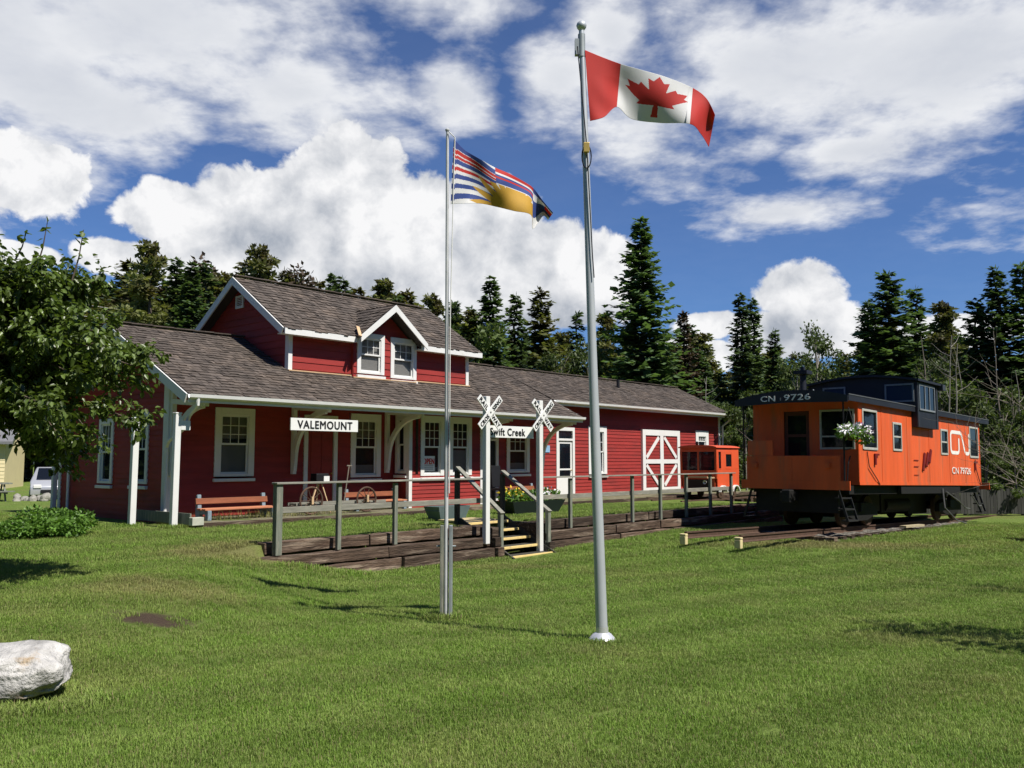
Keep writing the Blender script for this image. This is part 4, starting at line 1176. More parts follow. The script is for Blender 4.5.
trough(bw(5.42, -4.15, gz(*bw(5.42, -4.15)[:2])), 0.85, .42, .36, TEAL, .14, 'empty blue grey flared trough behind the railing by the stairs')
tr2 = trough(bw(8.9, -4.0, gz(*bw(8.9, -4)[:2])), 1.9, .5, .38, DKGREEN, .22, 'long dark green flared trough full of flowers behind the stairs')
V, F, tn = leaf_cloud(900, [(-.7, 0, .5, .5, .3, .16), (.1, 0, .48, .6, .3, .14), (.8, 0, .5, .4, .3, .14)], .13, 4)
npmesh('foliage', V, F, HEDGE, tn, tr2)
V, F, tn = leaf_cloud(60, [(-.95, -.05, .66, .34, .25, .16), (-.55, 0, .62, .3, .25, .12)], .11, 5)
npmesh('yellow_flowers', V, F, FLOWERY, tn, tr2)
V, F, tn = leaf_cloud(90, [(.35, -.1, .60, .25, .2, .08), (.9, 0, .62, .25, .2, .1)], .09, 6)
npmesh('pale_flowers', V, F, FLOWERW, tn, tr2)

# black high-backed chair by the middle door
ch = empty('chair', bw(10.75, -1.15, .20), BROT, 'black high backed chair beside the bay window', 'chair')
mb = MB(); mb.box(-.22, .22, -.22, .22, .42, .50); mb.build('seat', BLACK, ch, bevel=.015)
mb = MB(); mb.box(-.22, .22, .17, .22, .52, 1.22, rot=Matrix.Rotation(R(-6), 3, 'X')); mb.build('backrest', BLACK, ch, bevel=.015)
for (x, y) in ((-.2, -.2), (.2, -.2), (-.2, .2), (.2, .2)):
    mb = MB(); mb.box(x - .02, x + .02, y - .02, y + .02, 0, .42); mb.build('leg', BLACK, ch)

# old track cart with two spoked wheels
def wheel(name, c, r, par, m=RUST, hub=.05):
    mb = MB(); mb.torus(c, r, .026, 'y', 28, 8); o = mb.build(name, m, par, smooth=True)
    mb = MB()
    for k in range(10):
        a = k * math.pi / 5; mb.tube([c, (c[0] + r * math.cos(a), c[1], c[2] + r * math.sin(a))], .010, 5)
    mb.cyl((c[0], c[1] - .05, c[2]), hub, .1, 'y', 12); mb.build('spokes', m, o); return o
ct = empty('track_cart', bw(3.55, -1.45, .2), BROT, 'old rail cart with spoked rusty wheels in front of the red door', 'cart')
wheel('wheel', (-.45, -.1, .36), .34, ct); wheel('wheel', (1.35, -.1, .34), .32, ct)
mb = MB(); mb.beam((-.85, 0, .27), (2.1, 0, .27), .05, .07); mb.beam((-.85, .35, .27), (1.6, .35, .27), .05, .07)
for x in (-.8, .1, .9, 1.6): mb.beam((x, 0, .275), (x, .35, .275), .05, .05)
mb.build('frame', GREYRAIL, ct)
for x in (-.45, 1.35):
    mb = MB(); mb.box(x - .03, x + .03, -.17, -.11, .27, .46); mb.build('axle_box', TAN, ct)
mb = MB(); mb.tube([(.75, .1, .27), (.9, .1, 1.25)], .016, 6); mb.beam((.82, .1, 1.25), (.98, .1, 1.25), .03, .03); mb.build('lever', TWIG, ct)

# surveying tripod with a box head
tp = empty('survey_tripod', bw(3.86, -.85, .2), BROT, 'wooden tripod with dark box head standing before the red door', 'tripod')
mb = MB(); mb.box(-.20, .20, -.14, .14, .80, 1.04); mb.build('box_head', BLACK, tp, bevel=.02)
mb = MB(); mb.box(.02, .20, -.165, -.142, .80, .97); mb.build('white_plate', SIGNW, tp)
for (x, y) in ((-.42, -.1), (.22, -.22), (.05, .25)):
    mb = MB(); mb.tube([(x * .15, y * .15, .80), (x, y, 0)], [.022, .016], 6); mb.build('leg', TAN, tp)

# ------------------------------------------------------------------ caboose
def build_caboose():
    rot = (RZ(KROT) @ RY(KTILT)).to_euler()
    C = empty('caboose', KO, 0, 'orange railway caboose with black cupola on a short track', 'caboose', rot=rot)
    L, W, H = 10.8, 3.05, 2.32
    # body shell with holes for the side windows; smooth steel sheet
    WN = [(.32, 1.24, 1.02, 1.99, 'side_window'), (2.52, 3.10, 1.04, 1.74, 'sash_window'), (6.66, 7.24, 1.04, 1.74, 'sash_window'), (9.66, 10.52, 1.02, 1.97, 'side_window')]
    def sheet(mb, x0, x1, z0, z1, hs, y):
        xs = sorted({x0, x1, *[h[0] for h in hs], *[h[1] for h in hs]}); zs = sorted({z0, z1, *[h[2] for h in hs], *[h[3] for h in hs]})
        for i in range(len(xs) - 1):
            for j in range(len(zs) - 1):
                xm, zm = (xs[i] + xs[i + 1]) / 2, (zs[j] + zs[j + 1]) / 2
                if any(h[0] < xm < h[1] and h[2] < zm < h[3] for h in hs): continue
                mb.face([(xs[i], y, zs[j]), (xs[i + 1], y, zs[j]), (xs[i + 1], y, zs[j + 1]), (xs[i], y, zs[j + 1])])
    mb = MB(); sheet(mb, 0, L, 0, H, [w[:4] for w in WN], 0); sheet(mb, 0, L, 0, H, [], W)
    mb.face([(L, 0, 0), (L, W, 0), (L, W, H), (L, 0, H)])
    # end wall facing the platform, with door and window openings (built along y)
    EW = [(.14, 1.0, 1.0, 1.98, 'end_window'), (1.36, 2.10, .02, 2.02, 'd')]
    ys = sorted({0, W, *[h[0] for h in EW], *[h[1] for h in EW]}); zs = sorted({0, H, *[h[2] for h in EW], *[h[3] for h in EW]})
    for i in range(len(ys) - 1):
        for j in range(len(zs) - 1):
            ym, zm = (ys[i] + ys[i + 1]) / 2, (zs[j] + zs[j + 1]) / 2
            if any(h[0] < ym < h[1] and h[2] < zm < h[3] for h in EW): continue
            mb.face([(0, ys[i], zs[j]), (0, ys[i + 1], zs[j]), (0, ys[i + 1], zs[j + 1]), (0, ys[i], zs[j + 1])])
    body = mb.build('body', ORANGE, C)
    mb = MB(); mb.face([(0, 0, .003), (L, 0, .003), (L, W, .003), (0, W, .003)]); mb.build('floor', BLACK, C)
    # seams and rivet strips as real raised strips
    mb = MB()
    for x in (.02, 1.62, 3.6, 5.5, 7.45, 9.1, L - .06): mb.box(x, x + .045, -.008, -.001, .02, H - .02)
    mb.box(0, L, -.014, -.0085, .0, .09); mb.box(0, L, -.012, -.002, H - .10, H - .02); mb.build('seam_strips', ORANGE, body)
    for (x0, x1, z0, z1, nm) in WN:
        mb = MB(); t = .06
        mb.box(x0 - t, x0, -.025, .03, z0 - t, z1 + t); mb.box(x1, x1 + t, -.025, .03, z0 - t, z1 + t); mb.box(x0, x1, -.025, .03, z1, z1 + t); mb.box(x0, x1, -.025, .03, z0 - t, z0)
        if nm == 'sash_window': mb.box(x0, x1, -.01, .02, (z0 + z1) / 2 - .025, (z0 + z1) / 2 + .025)
        w = mb.build('window', mat('aluminium_frame', (.42, .42, .38), .5, .15, 6), C, bevel=.008)
        g = MB(); g.face([(x0, .015, z0), (x1, .015, z0), (x1, .015, z1), (x0, .015, z1)]); g.build('pane', DARKGLASS, w)
        if nm == 'sash_window':
            q = MB(); q.face([(x0, .03, z0), (x1, .03, z0), (x1, .03, z0 + (z1 - z0) * .3), (x0, .03, z0 + (z1 - z0) * .3)]); q.build('blind', BLIND, w)
    # end window and door
    (y0, y1, z0, z1, _) = EW[0]; t = .05; mb = MB()
    mb.box(-.03, .02, y0 - t, y0, z0 - t, z1 + t); mb.box(-.03, .02, y1, y1 + t, z0 - t, z1 + t); mb.box(-.03, .02, y0, y1, z1, z1 + t); mb.box(-.03, .02, y0, y1, z0 - t, z0); mb.box(-.02, .01, y0, y1, 1.28, 1.32)
    w = mb.build('window', MATS['aluminium_frame'], C); g = MB(); g.face([(.005, y0, z0), (.005, y1, z0), (.005, y1, z1), (.005, y0, z1)]); g.build('pane', DARKGLASS, w)
    (y0, y1, z0, z1, _) = EW[1]; mb = MB()
    mb.box(.03, .07, y0, y1, z0, .75); mb.box(.03, .07, y0, y0 + .1, .75, z1); mb.box(.03, .07, y1 - .1, y1, .75, z1); mb.box(.03, .07, y0 + .1, y1 - .1, z1 - .12, z1); mb.box(.03, .07, y0 + .1, y1 - .1, 1.3, 1.38)
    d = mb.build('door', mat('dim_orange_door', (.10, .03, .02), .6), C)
    g = MB(); g.face([(.05, y0 + .1, .75), (.05, y1 - .1, .75), (.05, y1 - .1, z1 - .1), (.05, y0 + .1, z1 - .1)]); g.build('pane', DARKGLASS, d)
    # platforms at both ends
    for (xa, xb, front) in ((-.80, -.002, True), (L + .002, L + .72, False)):
        mb = MB(); mb.box(xa, xb, .25, W - .1, -.12, -.01); mb.build('end_platform', BLACK, C)
        e = xa if front else xb
        mb = MB(); mb.box(e - .02, e + .02, -.08, W - .05, -.14, .10); mb.build('end_sill', ORANGE, C)
        mb = MB(); mb.box(e - .013, e + .013, .17, W - .22, .102, .76)
        for y in (.17, 1.5, W - .28): mb.box(e - .022, e - .0135, y, y + .06, .11, .75)
        mb.box(e - .024, e - .0135, .23, W - .28, .70, .75)
        mb.box(e - .10, e - .0135, .42, .56, .44, .56); mb.box(e - .10, e - .0135, W - .56, W - .42, .44, .56)
        mb.build('end_railing', ORANGE, C)
        if front:
            mb = MB(); mb.box(e - .012, e + .012, 2.05, W - .25, .77, 1.18); mb.build('railing_panel', ORANGE, C)
        for y in (.06, W - .12):
            mb = MB(); mb.tube([(e, y, .1), (e, y, H - .1)], .022, 6); mb.build('corner_post', BLACK, C)
        mb = MB(); mb.tube([(e, .06, .9), (e * .5 + (0 if front else L) * .5, .04, .95)], .018, 6)
        mb.build('grab_iron', BLACK, C); mb = MB(); mb.tube([(e + .05, .03, -.1), (e + .10, .0, .55), (e + .22, -.01, .75)], .016, 6); mb.build('grab_iron', BLACK, C)
        # steps hung at the corner
        sx0, sx1 = (xa + .12, xb - .06) if front else (xa + .06, xb - .12)
        for far in (0, 1):
            mb = MB(); Y = lambda y: (W - y) if far else y
            for k in range(3): mb.box(sx0, sx1, min(Y(.02 + k * .09), Y(.22 + k * .09)), max(Y(.02 + k * .09), Y(.22 + k * .09)), -.95 + k * .29, -.91 + k * .29)
            for x in (sx0, sx1): mb.beam((x, Y(.05), -.95), (x, Y(.30), -.10), .03, .06)
            mb.build('steps', mat('steel_step', (.02, .02, .02), .6), C)
    # handholds and rust marks
    for (x, z0, z1) in ((1.02, .55, .86), (10.05, .52, .84)):
        mb = MB(); mb.box(x, x + .30, -.05, -.015, z1 - .05, z1); mb.box(x, x + .10, -.05, -.015, z0, z1 - .05); mb.build('marker_bracket', DARKRED, C)
    for (x, z0, z1) in ((4.85, .45, .98), (5.15, .58, 1.0), (5.42, .70, 1.10)):
        mb = MB(); mb.beam((x, -.03, z0), (x + .18, -.03, z1), .03, .12); mb.build('lamp_bracket', DARKRED, C)
    mb = MB(); mb.box(4.1, 4.5, -.02, -.014, .74, .76); mb.box(4.1, 4.5, -.02, -.014, .55, .57); mb.box(4.1, 4.5, -.02, -.014, .30, .315); mb.build('stencil_marks', DARKRED, C)
    for (xa, xb) in ((.5, 1.35), (10.1, 10.7)):
        mb = MB(); mb.tube([(xa, -.03, .9), (xa + .1, -.04, .5), (xb - .2, -.04, .15), (xb, -.03, .02)], .014, 6); mb.build('grab_iron', RUST, C)
    # arched roof with overhangs
    mb = MB(); x0, x1 = -.86, L + .78; n = 12; top, bot = [], []
    for i in range(n + 1):
        y = -.08 + (W + .16) * i / n; k = (2 * i / n - 1); zt = H + .20 - .20 * k * k - (.04 if abs(k) == 1 else 0)
        top.append((y, zt)); bot.append((y, H - .02 - (.0 if abs(k) < 1 else .06)))
    mb.prism(top + bot[::-1], 'x', x0, x1); rf = mb.build('roof', NAVY, C)
    mb = MB(); pr = []
    for i in range(n + 1):
        k = (2 * i / n - 1); y = -.10 + (W + .20) * i / n; pr.append((y, H + .215 - .21 * k * k))
    mb.prism(pr + [(W + .10, H - .17), (W / 2, H - .12), (-.10, H - .17)], 'x', x0 - .03, x0 - .002); mb.build('fascia', NAVY, rf)
    mb = MB(); mb.box(x0, x1, -.115, -.082, H - .13, H + .02); mb.build('roof_edge', NAVY, rf)
    mb = MB(); mb.box(x0, x1, -.125, -.10, H + .022, H + .05); mb.build('gutter', mat('grey_edge', (.09, .095, .10), .5), rf)
    mb = MB()
    for x in np.arange(0, L, 1.1): mb.prism([(q[0], q[1] + .012) for q in top] + [(q[0], q[1] - .01) for q in top[::-1]], 'x', x, x + .05)
    mb.build('roof_seams', NAVY, rf)
    Mx = Matrix.Translation((x0 - .035, 1.98, H + .03)) @ RZ(R(-90))
    text('lettering', 'CN', WHITETXT, .42, .15, rf, Matrix.Translation((x0 - .036, 2.13, H + .005)) @ RZ(R(-90)), bold=.03)
    text('lettering', '9726', WHITETXT, .74, .16, rf, Matrix.Translation((x0 - .036, 1.28, H + .015)) @ RZ(R(-90)), bold=.03)
    mb = MB(); mb.box(x0 - .040, x0 - .034, 1.74, 1.77, H - .06, H + .02); mb.build('faded_digit', mat('faded_lettering', (.25, .25, .25), .6), rf)
    # wide-vision cupola
    cx0, cx1, cy0, cy1 = 4.04, 5.92, -.18, W + .18
    cz0, cz1 = 1.74, 3.10
    mb = MB()
    arch = lambda y: 3.34 - .20 * ((y - W / 2) / (W / 2 + .18)) ** 2
    ybs = [cy0 + (cy1 - cy0) * i / 12 for i in range(13)]
    prof = [(cy0, cz0), (-.003, cz0 - .0), (-.003, H - .1), (W + .003, H - .1), (W + .003, cz0), (cy1, cz0)] + [(y, arch(y) - .03) for y in ybs[::-1]]
    mb.prism(prof, 'x', cx0, cx1); cu = mb.build('cupola', NAVY, C)
    mb = MB(); mb.prism([(y * 1.0 + (-.10 if y == ybs[0] else .10 if y == ybs[-1] else 0), arch(y) - .028) for y in ybs] + [(y + (-.10 if y == ybs[0] else .10 if y == ybs[-1] else 0), arch(y) + .04) for y in ybs[::-1]], 'x', cx0 - .14, cx1 + .14)
    mb.build('cupola_roof', NAVY, cu)
    fm = mat('worn_grey_frame', (.20, .22, .24), .5, .2, 6)
    for (y0, y1) in ((-.10, .76), (1.98, 2.72)):
        z0, z1 = 2.50, 3.06; mb = MB(); t = .05
        mb.box(cx0 - .03, cx0 - .002, y0, y0 + t, z0, z1); mb.box(cx0 - .03, cx0 - .002, y1 - t, y1, z0, z1); mb.box(cx0 - .03, cx0 - .002, y0 + t, y1 - t, z1 - t, z1); mb.box(cx0 - .03, cx0 - .002, y0 + t, y1 - t, z0, z0 + t)
        w = mb.build('cupola_window', fm, cu); g = MB(); g.face([(cx0 - .012, y0 + t, z0 + t), (cx0 - .012, y1 - t, z0 + t), (cx0 - .012, y1 - t, z1 - t), (cx0 - .012, y0 + t, z1 - t)])
        g.build('pane', glass_mat('navy_glass', (.02, .035, .075), .08, 1.0), w)
    mb = MB(); z0, z1 = 2.30, 3.0; y = cy0
    for x in (4.18, 4.66, 5.06, 5.51): mb.box(x, x + .045, y - .03, y - .002, z0, z1)
    mb.box(4.18, 5.555, y - .032, y - .003, z1, z1 + .05); mb.box(4.18, 5.555, y - .032, y - .003, z0 - .05, z0); w = mb.build('cupola_window', fm, cu)
    g = MB(); g.face([(4.18, y - .010, z0), (5.555, y - .010, z0), (5.555, y - .010, z1), (4.18, y - .010, z1)]); g.build('pane', DARKGLASS, w)
    mb = MB(); mb.box(cx0 + .02, cx0 + .07, cy0 - .02, cy0 - .002, cz0 + .02, cz1); mb.box(cx1 - .2, cx1 - .15, cy0 - .02, cy0 - .002, cz0 + .02, cz1); mb.box(cx1 + .03, cx1 + .3, cy0 - .15, cy0 + .05, 2.98, 3.16); mb.build('cupola_trim', mat('dark_grey_trim', (.045, .05, .06), .5), cu)
    mb = MB(); mb.tube([(cx0 - .2, W - .1, 3.0), (1.9, 2.0, 2.55)], .02, 6); mb.build('roof_brace', fm, C)
    # smoke jack
    mb = MB(); mb.cyl((2.9, 2.86, H), .10, 1.08, 'z', 14); mb.box(2.70, 3.10, 2.64, 3.08, H + 1.09, H + 1.20); mb.box(2.84, 2.96, 2.80, 2.92, H + 1.20, H + 1.32); mb.build('smoke_jack', NAVY, C)
    # markings on the side
    def ribbon(pts, w, z_, name):
        mb = MB(); n = len(pts)
        P = [Vector((p[0], 0, p[1])) for p in pts]
        off = []
        for i in range(n):
            a = (P[i] - P[i - 1]).normalized() if i else None; c = (P[i + 1] - P[i]).normalized() if i < n - 1 else None
            tng = ((a or c) + (c or a)).normalized(); nn = Vector((-tng.z, 0, tng.x)); k = 1.0
            if a and c: k = 1 / max(.5, nn.dot(Vector((-a.z, 0, a.x))))
            off.append(nn * w / 2 * k)
        for i in range(n - 1):
            mb.face([P[i] - off[i] + Vector((0, z_, 0)), P[i + 1] - off[i + 1] + Vector((0, z_, 0)), P[i + 1] + off[i + 1] + Vector((0, z_, 0)), P[i] + off[i] + Vector((0, z_, 0))])
        return mb.build(name, WHITETXT, body)
    def rnd(path, r=.1):
        out = []
        for i, p in enumerate(path):
            if i in (0, len(path) - 1): out.append(p); continue
            p = Vector(p); a = (Vector(path[i - 1]) - p); c = (Vector(path[i + 1]) - p); rr = min(r, a.length * .45, c.length * .45); a.normalize(); c.normalize()
            for k in range(7):
                t_ = k / 6; out.append(tuple((p + a * rr) * (1 - t_) ** 2 + 2 * p * t_ * (1 - t_) + (p + c * rr) * t_ ** 2))
        return out
    x_, z_ = 7.62, 1.08; w_, h_ = 1.95, .68
    path = [(.43, .72), (.43, 0), (.0, 0), (.0, 1), (.57, 1), (.76, 0), (1.0, 0), (1.0, 1)]
    path = [(x_ + a * w_, z_ + c * h_) for a, c in path]
    ribbon(rnd(path, .17), .115, -.006, 'letter_mark')
    text('lettering', 'CN 79726', WHITETXT, 2.0, .22, body, T(8.62, -.018, .49), bold=.0)
    # underframe, trucks, wheels
    mb = MB(); mb.box(.3, L - .3, 1.1, 1.95, -.55, -.05); mb.box(3.1, 8.5, .02, .12, -.25, -.003); mb.box(4.0, 6.8, .95, 1.3, -.85, -.3); mb.box(5.0, 6.0, 1.9, 2.7, -.8, -.2); mb.box(-.3, L + .3, .15, .3, -.25, -.02); mb.box(-.3, L + .3, W - .3, W - .15, -.25, -.02)
    mb.build('underframe', mat('sooty_steel', (.012, .0115, .011), .7, .3, 5), C)
    sooty = MATS['sooty_steel']
    for (xa, xb, ya, yb_, za, zb) in ((2.9, 4.4, 2.0, 2.9, -1.0, -.2), (6.4, 8.2, 1.0, 1.5, -.95, -.25), (6.6, 8.0, 1.9, 2.9, -1.0, -.2), (3.0, 3.9, .95, 1.4, -.8, -.2)):
        mb = MB(); mb.box(xa, xb, ya, yb_, za, zb); mb.build('equipment_box', sooty, C, bevel=.03)
    for y in (1.1, 1.9):
        mb = MB(); mb.cyl((4.3, y, -.62), .24, 2.0, 'x', 16); mb.build('air_tank', sooty, C, smooth=True)
    mb = MB(); mb.box(-.55, -.45, .35, W - .35, -.75, -.13); mb.build('dark_end_screen', sooty, C)  # dark screen added below the end sill to black out the underside
    for tx in (1.55, 9.25):
        mb = MB()
        for y in (.66, W - .66):
            mb.prism([(tx - 1.15, -.88), (tx - 1.15, -.62), (tx - .5, -.50), (tx + .5, -.50), (tx + 1.15, -.62), (tx + 1.15, -.88), (tx + .85, -.88), (tx + .4, -1.0), (tx - .4, -1.0), (tx - .85, -.88)], 'y', y - .09, y + .09)
            for k in (-.16, .0, .16):
                mb.lathe([(.06, 0), (.065, .05), (.06, .1), (.065, .15), (.06, .2), (.065, .25), (.06, .30)], 10, (tx + k, y, -.92))
        mb.box(tx - .22, tx + .22, .5, W - .5, -.75, -.5); tk = mb.build('truck', sooty, C)
        for wx in (tx - .82, tx + .82):
            mb = MB()
            for y in (.78, W - .78):
                s_ = -1 if y < W / 2 else 1
                mb.tube([(wx, y - .06, -.745), (wx, y - .058, -.745), (wx, y + .06, -.745)], [.40, .42, .42], 28)
                mb.tube([(wx, y + s_ * .06, -.745), (wx, y + s_ * .10, -.745)], [.17, .13], 16)
            mb.cyl((wx, .6, -.745), .07, W - 1.2, 'y', 12); mb.build('wheel', RUST, tk, smooth=True)
    for i, pts in enumerate(([(6.6, -.02, -.1), (6.5, -.1, -.7), (7.3, -.18, -1.1), (8.6, -.1, -1.25)], [(7.0, .0, -.2), (7.9, -.1, -.5), (8.8, -.05, -.75), (9.6, .05, -.8)], [(9.6, .0, -.3), (10.1, -.1, -.7), (10.7, .0, -.7)])):
        mb = MB()
        fine_ = []
        for k in range(13):
            t_ = k / 12 * (len(pts) - 1); i0 = min(int(t_), len(pts) - 2); fine_.append(Vector(pts[i0]).lerp(Vector(pts[i0 + 1]), sstep(t_ - i0, 0, 1)))
        mb.tube(fine_, .022, 6); mb.build('brake_hose', mat('grey_hose', (.10, .10, .10), .6), C)
    for x in (-.95, L + .9):
        mb = MB(); mb.box(x - .25, x + .25, 1.38, 1.68, -.45, -.2); mb.box(x - .35 if x < 0 else x + .1, x - .1 if x < 0 else x + .35, 1.33, 1.58, -.5, -.15); mb.build('coupler', sooty, C, bevel=.03)
    # light dropped boards under the middle
    mb = MB(); mb.box(4.2, 5.8, .3, .5, -1.28, -1.22); mb.build('loose_board', mat('pale_board', (.40, .34, .22), .8), C)
    return C


CAB = build_caboose()

# flower basket hanging at the caboose corner
bk = empty('flower_basket', kw(-.75, -.12, 1.30), KROT, 'hanging basket of pale flowers at the caboose corner', 'hanging basket')
mb = MB(); mb.lathe([(.02, -.16), (.14, -.12), (.20, 0), (.21, .02)], 16); mb.build('pot', RUST, bk)
V, F, tn = leaf_cloud(560, [(-.22, 0, .05, .32, .30, .16), (.2, -.1, .06, .36, .30, .16), (0, 0, .14, .3, .3, .12), (.35, -.2, -.1, .2, .2, .15)], .11, 14); npmesh('foliage', V, F, HEDGE, tn, bk)
V, F, tn = leaf_cloud(300, [(-.28, -.05, .12, .34, .3, .14), (.22, -.14, .10, .40, .3, .18)], .10, 15); npmesh('white_flowers', V, F, FLOWERW, tn, bk)
V, F, tn = leaf_cloud(110, [(.30, -.15, .14, .30, .3, .2)], .09, 16); npmesh('purple_flowers', V, F, FLOWERP, tn, bk)
mb = MB()
for a in (0, 2.1, 4.2): mb.tube([(.2 * math.cos(a), .2 * math.sin(a), .02), (0, .05, .72)], .006, 5)
mb.build('hanger', BLACK, bk)

# track under the caboose -------------------------------------------------------------------------
rot_k = (RZ(KROT) @ RY(KTILT)).to_euler()
TK = empty('railway_track', KO, 0, 'short rusty railway track with timber ties under the caboose', 'track', rot=rot_k)
for y in (.80, 2.25):
    mb = MB(); pr = [(-.07, -.165), (.07, -.165), (.07, -.15), (.012, -.13), (.012, -.045), (.036, -.035), (.036, 0), (-.036, 0), (-.036, -.035), (-.012, -.045), (-.012, -.13), (-.07, -.15)]
    mb.prism([(y + p, -1.165 + q) for p, q in pr], 'x', -4.95, 17); mb.build('rail', RUST, TK)
for i in range(34):
    x = -1.2 + i * .56
    if x > 17: break
    mb = MB(); mb.box(x - .11, x + .11, .15, 2.9, -1.50, -1.335, tint=random.random()); mb.build('tie', TIMBER, TK, bevel=.012)
for y, lab in ((.80, 'small pale yellow block at the end of the nearer rail'), (2.25, 'small pale yellow block at the end of the farther rail')):
    o = empty('rail_end_block', kw(-5.02, y, -1.33), KROT, lab, 'block', 'yellow blocks on the rail ends')
    mb = MB(); mb.box(-.06, .06, -.08, .08, -.14, .06); mb.build('lower_block', mat('cream_block', (.62, .52, .28), .7, .15, 8), o, bevel=.015)
    mb = MB(); mb.box(-.055, .06, -.085, .085, .062, .12); mb.build('upper_block', mat('cream_block', (.62, .52, .28)), o, bevel=.015)

# ------------------------------------------------------------------ orange track speeder
def build_speeder():
    o = empty('track_speeder', bw(20.3, -3.75, .12), BROT, 'small boxy orange rail speeder with dark windscreen beside the shed', 'rail speeder')
    # local x along station (length 1.95), y depth (width 1.65, toward the shed), z up from the rail
    L, W, z0, z1 = 1.80, 1.62, .32, 1.98
    mb = MB(); t = .05
    # front face panels (x=0): lower panel, pillars, brow
    mb.box(0, t, 0, W, .75, 1.08); mb.box(0, t, 0, .10, 1.08, 1.80); mb.box(0, t, W / 2 - .04, W / 2 + .04, 1.08, 1.80); mb.box(0, t, W - .10, W, 1.08, 1.80); mb.box(0, t, 0, W, 1.80, 1.95)
    mb.box(.02, t, .1, W - .1, z0, .75)
    # near side (y=0): openings for small front quarter light and rear window
    mb.box(t, L, 0, t, z0 + .1, 1.12); mb.box(t, .16, 0, t, 1.12, 1.80); mb.box(.36, .74, 0, t, 1.12, 1.80); mb.box(1.20, L, 0, t, 1.12, 1.80); mb.box(t, L, 0, t, 1.80, 1.95)
    mb.box(.16, .36, 0, t, 1.12, 1.15); mb.box(.74, 1.20, 0, t, 1.12, 1.22); mb.box(.74, 1.20, 0, t, 1.70, 1.80)
    # far side and back
    mb.box(t, L, W - t, W, z0 + .1, 1.15); mb.box(t, L, W - t, W, 1.75, 1.95); mb.box(L - .15, L, W - t, W, 1.15, 1.75); mb.box(.6, .75, W - t, W, 1.15, 1.75)
    mb.box(L - t, L, t, W - t, z0 + .1, 1.2); mb.box(L - t, L, t, W - t, 1.7, 1.95)
    mb.build('cab', ORANGE2, o, bevel=.012)
    mb = MB(); n = 10; pr = [(-.04, 1.952)] + [(W / 2 - (W / 2 + .05) * math.cos(math.pi * i / n), 1.96 + .11 * math.sin(math.pi * i / n)) for i in range(n + 1)] + [(W + .04, 1.952)]
    mb.prism(pr, 'x', -.08, L + .04); mb.build('cab_roof', ORANGE2, o)
    g = MB(); g.face([(.025, .1, 1.08), (.025, W / 2 - .04, 1.08), (.025, W / 2 - .04, 1.8), (.025, .1, 1.8)]); g.build('windscreen', DARKGLASS, o)
    g = MB(); g.face([(.025, W / 2 + .04, 1.08), (.025, W - .1, 1.08), (.025, W - .1, 1.8), (.025, W / 2 + .04, 1.8)]); g.build('windscreen', DARKGLASS, o)
    for (a, c, b0, b1) in ((.16, .36, 1.15, 1.8), (.74, 1.20, 1.22, 1.7)):
        g = MB(); g.face([(a, .025, b0), (c, .025, b0), (c, .025, b1), (a, .025, b1)]); g.build('side_window', DARKGLASS, o)
    mb = MB(); mb.box(.05, L - .05, .1, W - .1, .25, .34); mb.box(-.25, .0, .2, W - .2, .28, .36); mb.build('chassis', BLACK, o)
    mb = MB(); mb.box(-.03, -.004, .25, W - .25, .38, .72); mb.build('engine_grille', BLACK, o)
    mb = MB(); mb.beam((-.30, .25, .80), (-.02, .1, .80), .03, .05); mb.beam((-.30, .25, .82), (-.30, W - .35, .82), .04, .06); mb.build('front_rail', TAN, o)
    for y in (.10, W - .10):
        for x in (.40, 1.42):
            mb = MB(); mb.tube([(x, y - .05, .19), (x, y - .045, .19), (x, y + .05, .19)], [.19, .20, .20], 20); mb.cyl((x, y - .075, .19), .06, .03, 'y', 12); mb.build('wheel', RUST, o, smooth=True)
    for x in (.40, 1.42):
        mb = MB(); n = 9
        for i in range(n):
            a0, a1 = R(10) + R(160) * i / n, R(10) + R(160) * (i + 1) / n
            p = [(x + .30 * math.cos(a), z) for a, z in ((a0, .2 + .30 * math.sin(a0)), (a1, .2 + .30 * math.sin(a1)))]
            q = [(x + .26 * math.cos(a0), .2 + .26 * math.sin(a0)), (x + .26 * math.cos(a1), .2 + .26 * math.sin(a1))]
            mb.prism([p[0], p[1], q[1], q[0]], 'y', -.10, -.003)
        mb.build('wheel_arch', WHITE, o)
    mb = MB(); mb.lathe([(.0, .0), (.05, .01), (.06, .06), (.06, .12), (.0, .16)], 12, (.12, W / 2 + .1, 2.06)); mb.build('beacon', BLACK, o, smooth=True)
    mb = MB(); mb.lathe([(.0, 0), (.07, .02), (.08, .05)], 12); hl = mb.build('headlight', SIGNW, o, (-.02, .5, .62), (0, R(-90), 0))
    # dull paper on the far windows, seen through the glass
    mb = MB(); mb.box(.6, .62, .3, .55, 1.18, 1.5); mb.build('window_card', BLIND, o)
    return o
build_speeder()
o = empty('speeder_track', bw(19.0, -3.6, .0), BROT, 'low wooden ramp with rails beneath the orange speeder', 'track')
for y in (.06, 1.32):
    mb = MB(); mb.box(-1.2, 5.2, y - .035 - .1, y + .035 - .1, .05, .12); mb.build('rail', RUST, o)
for i in range(8):
    mb = MB(); mb.box(-1.0 + i * .8, -.8 + i * .8, -.3, 1.6, -.14, .048, tint=random.random()); mb.build('tie', TIMBER, o, bevel=.01)


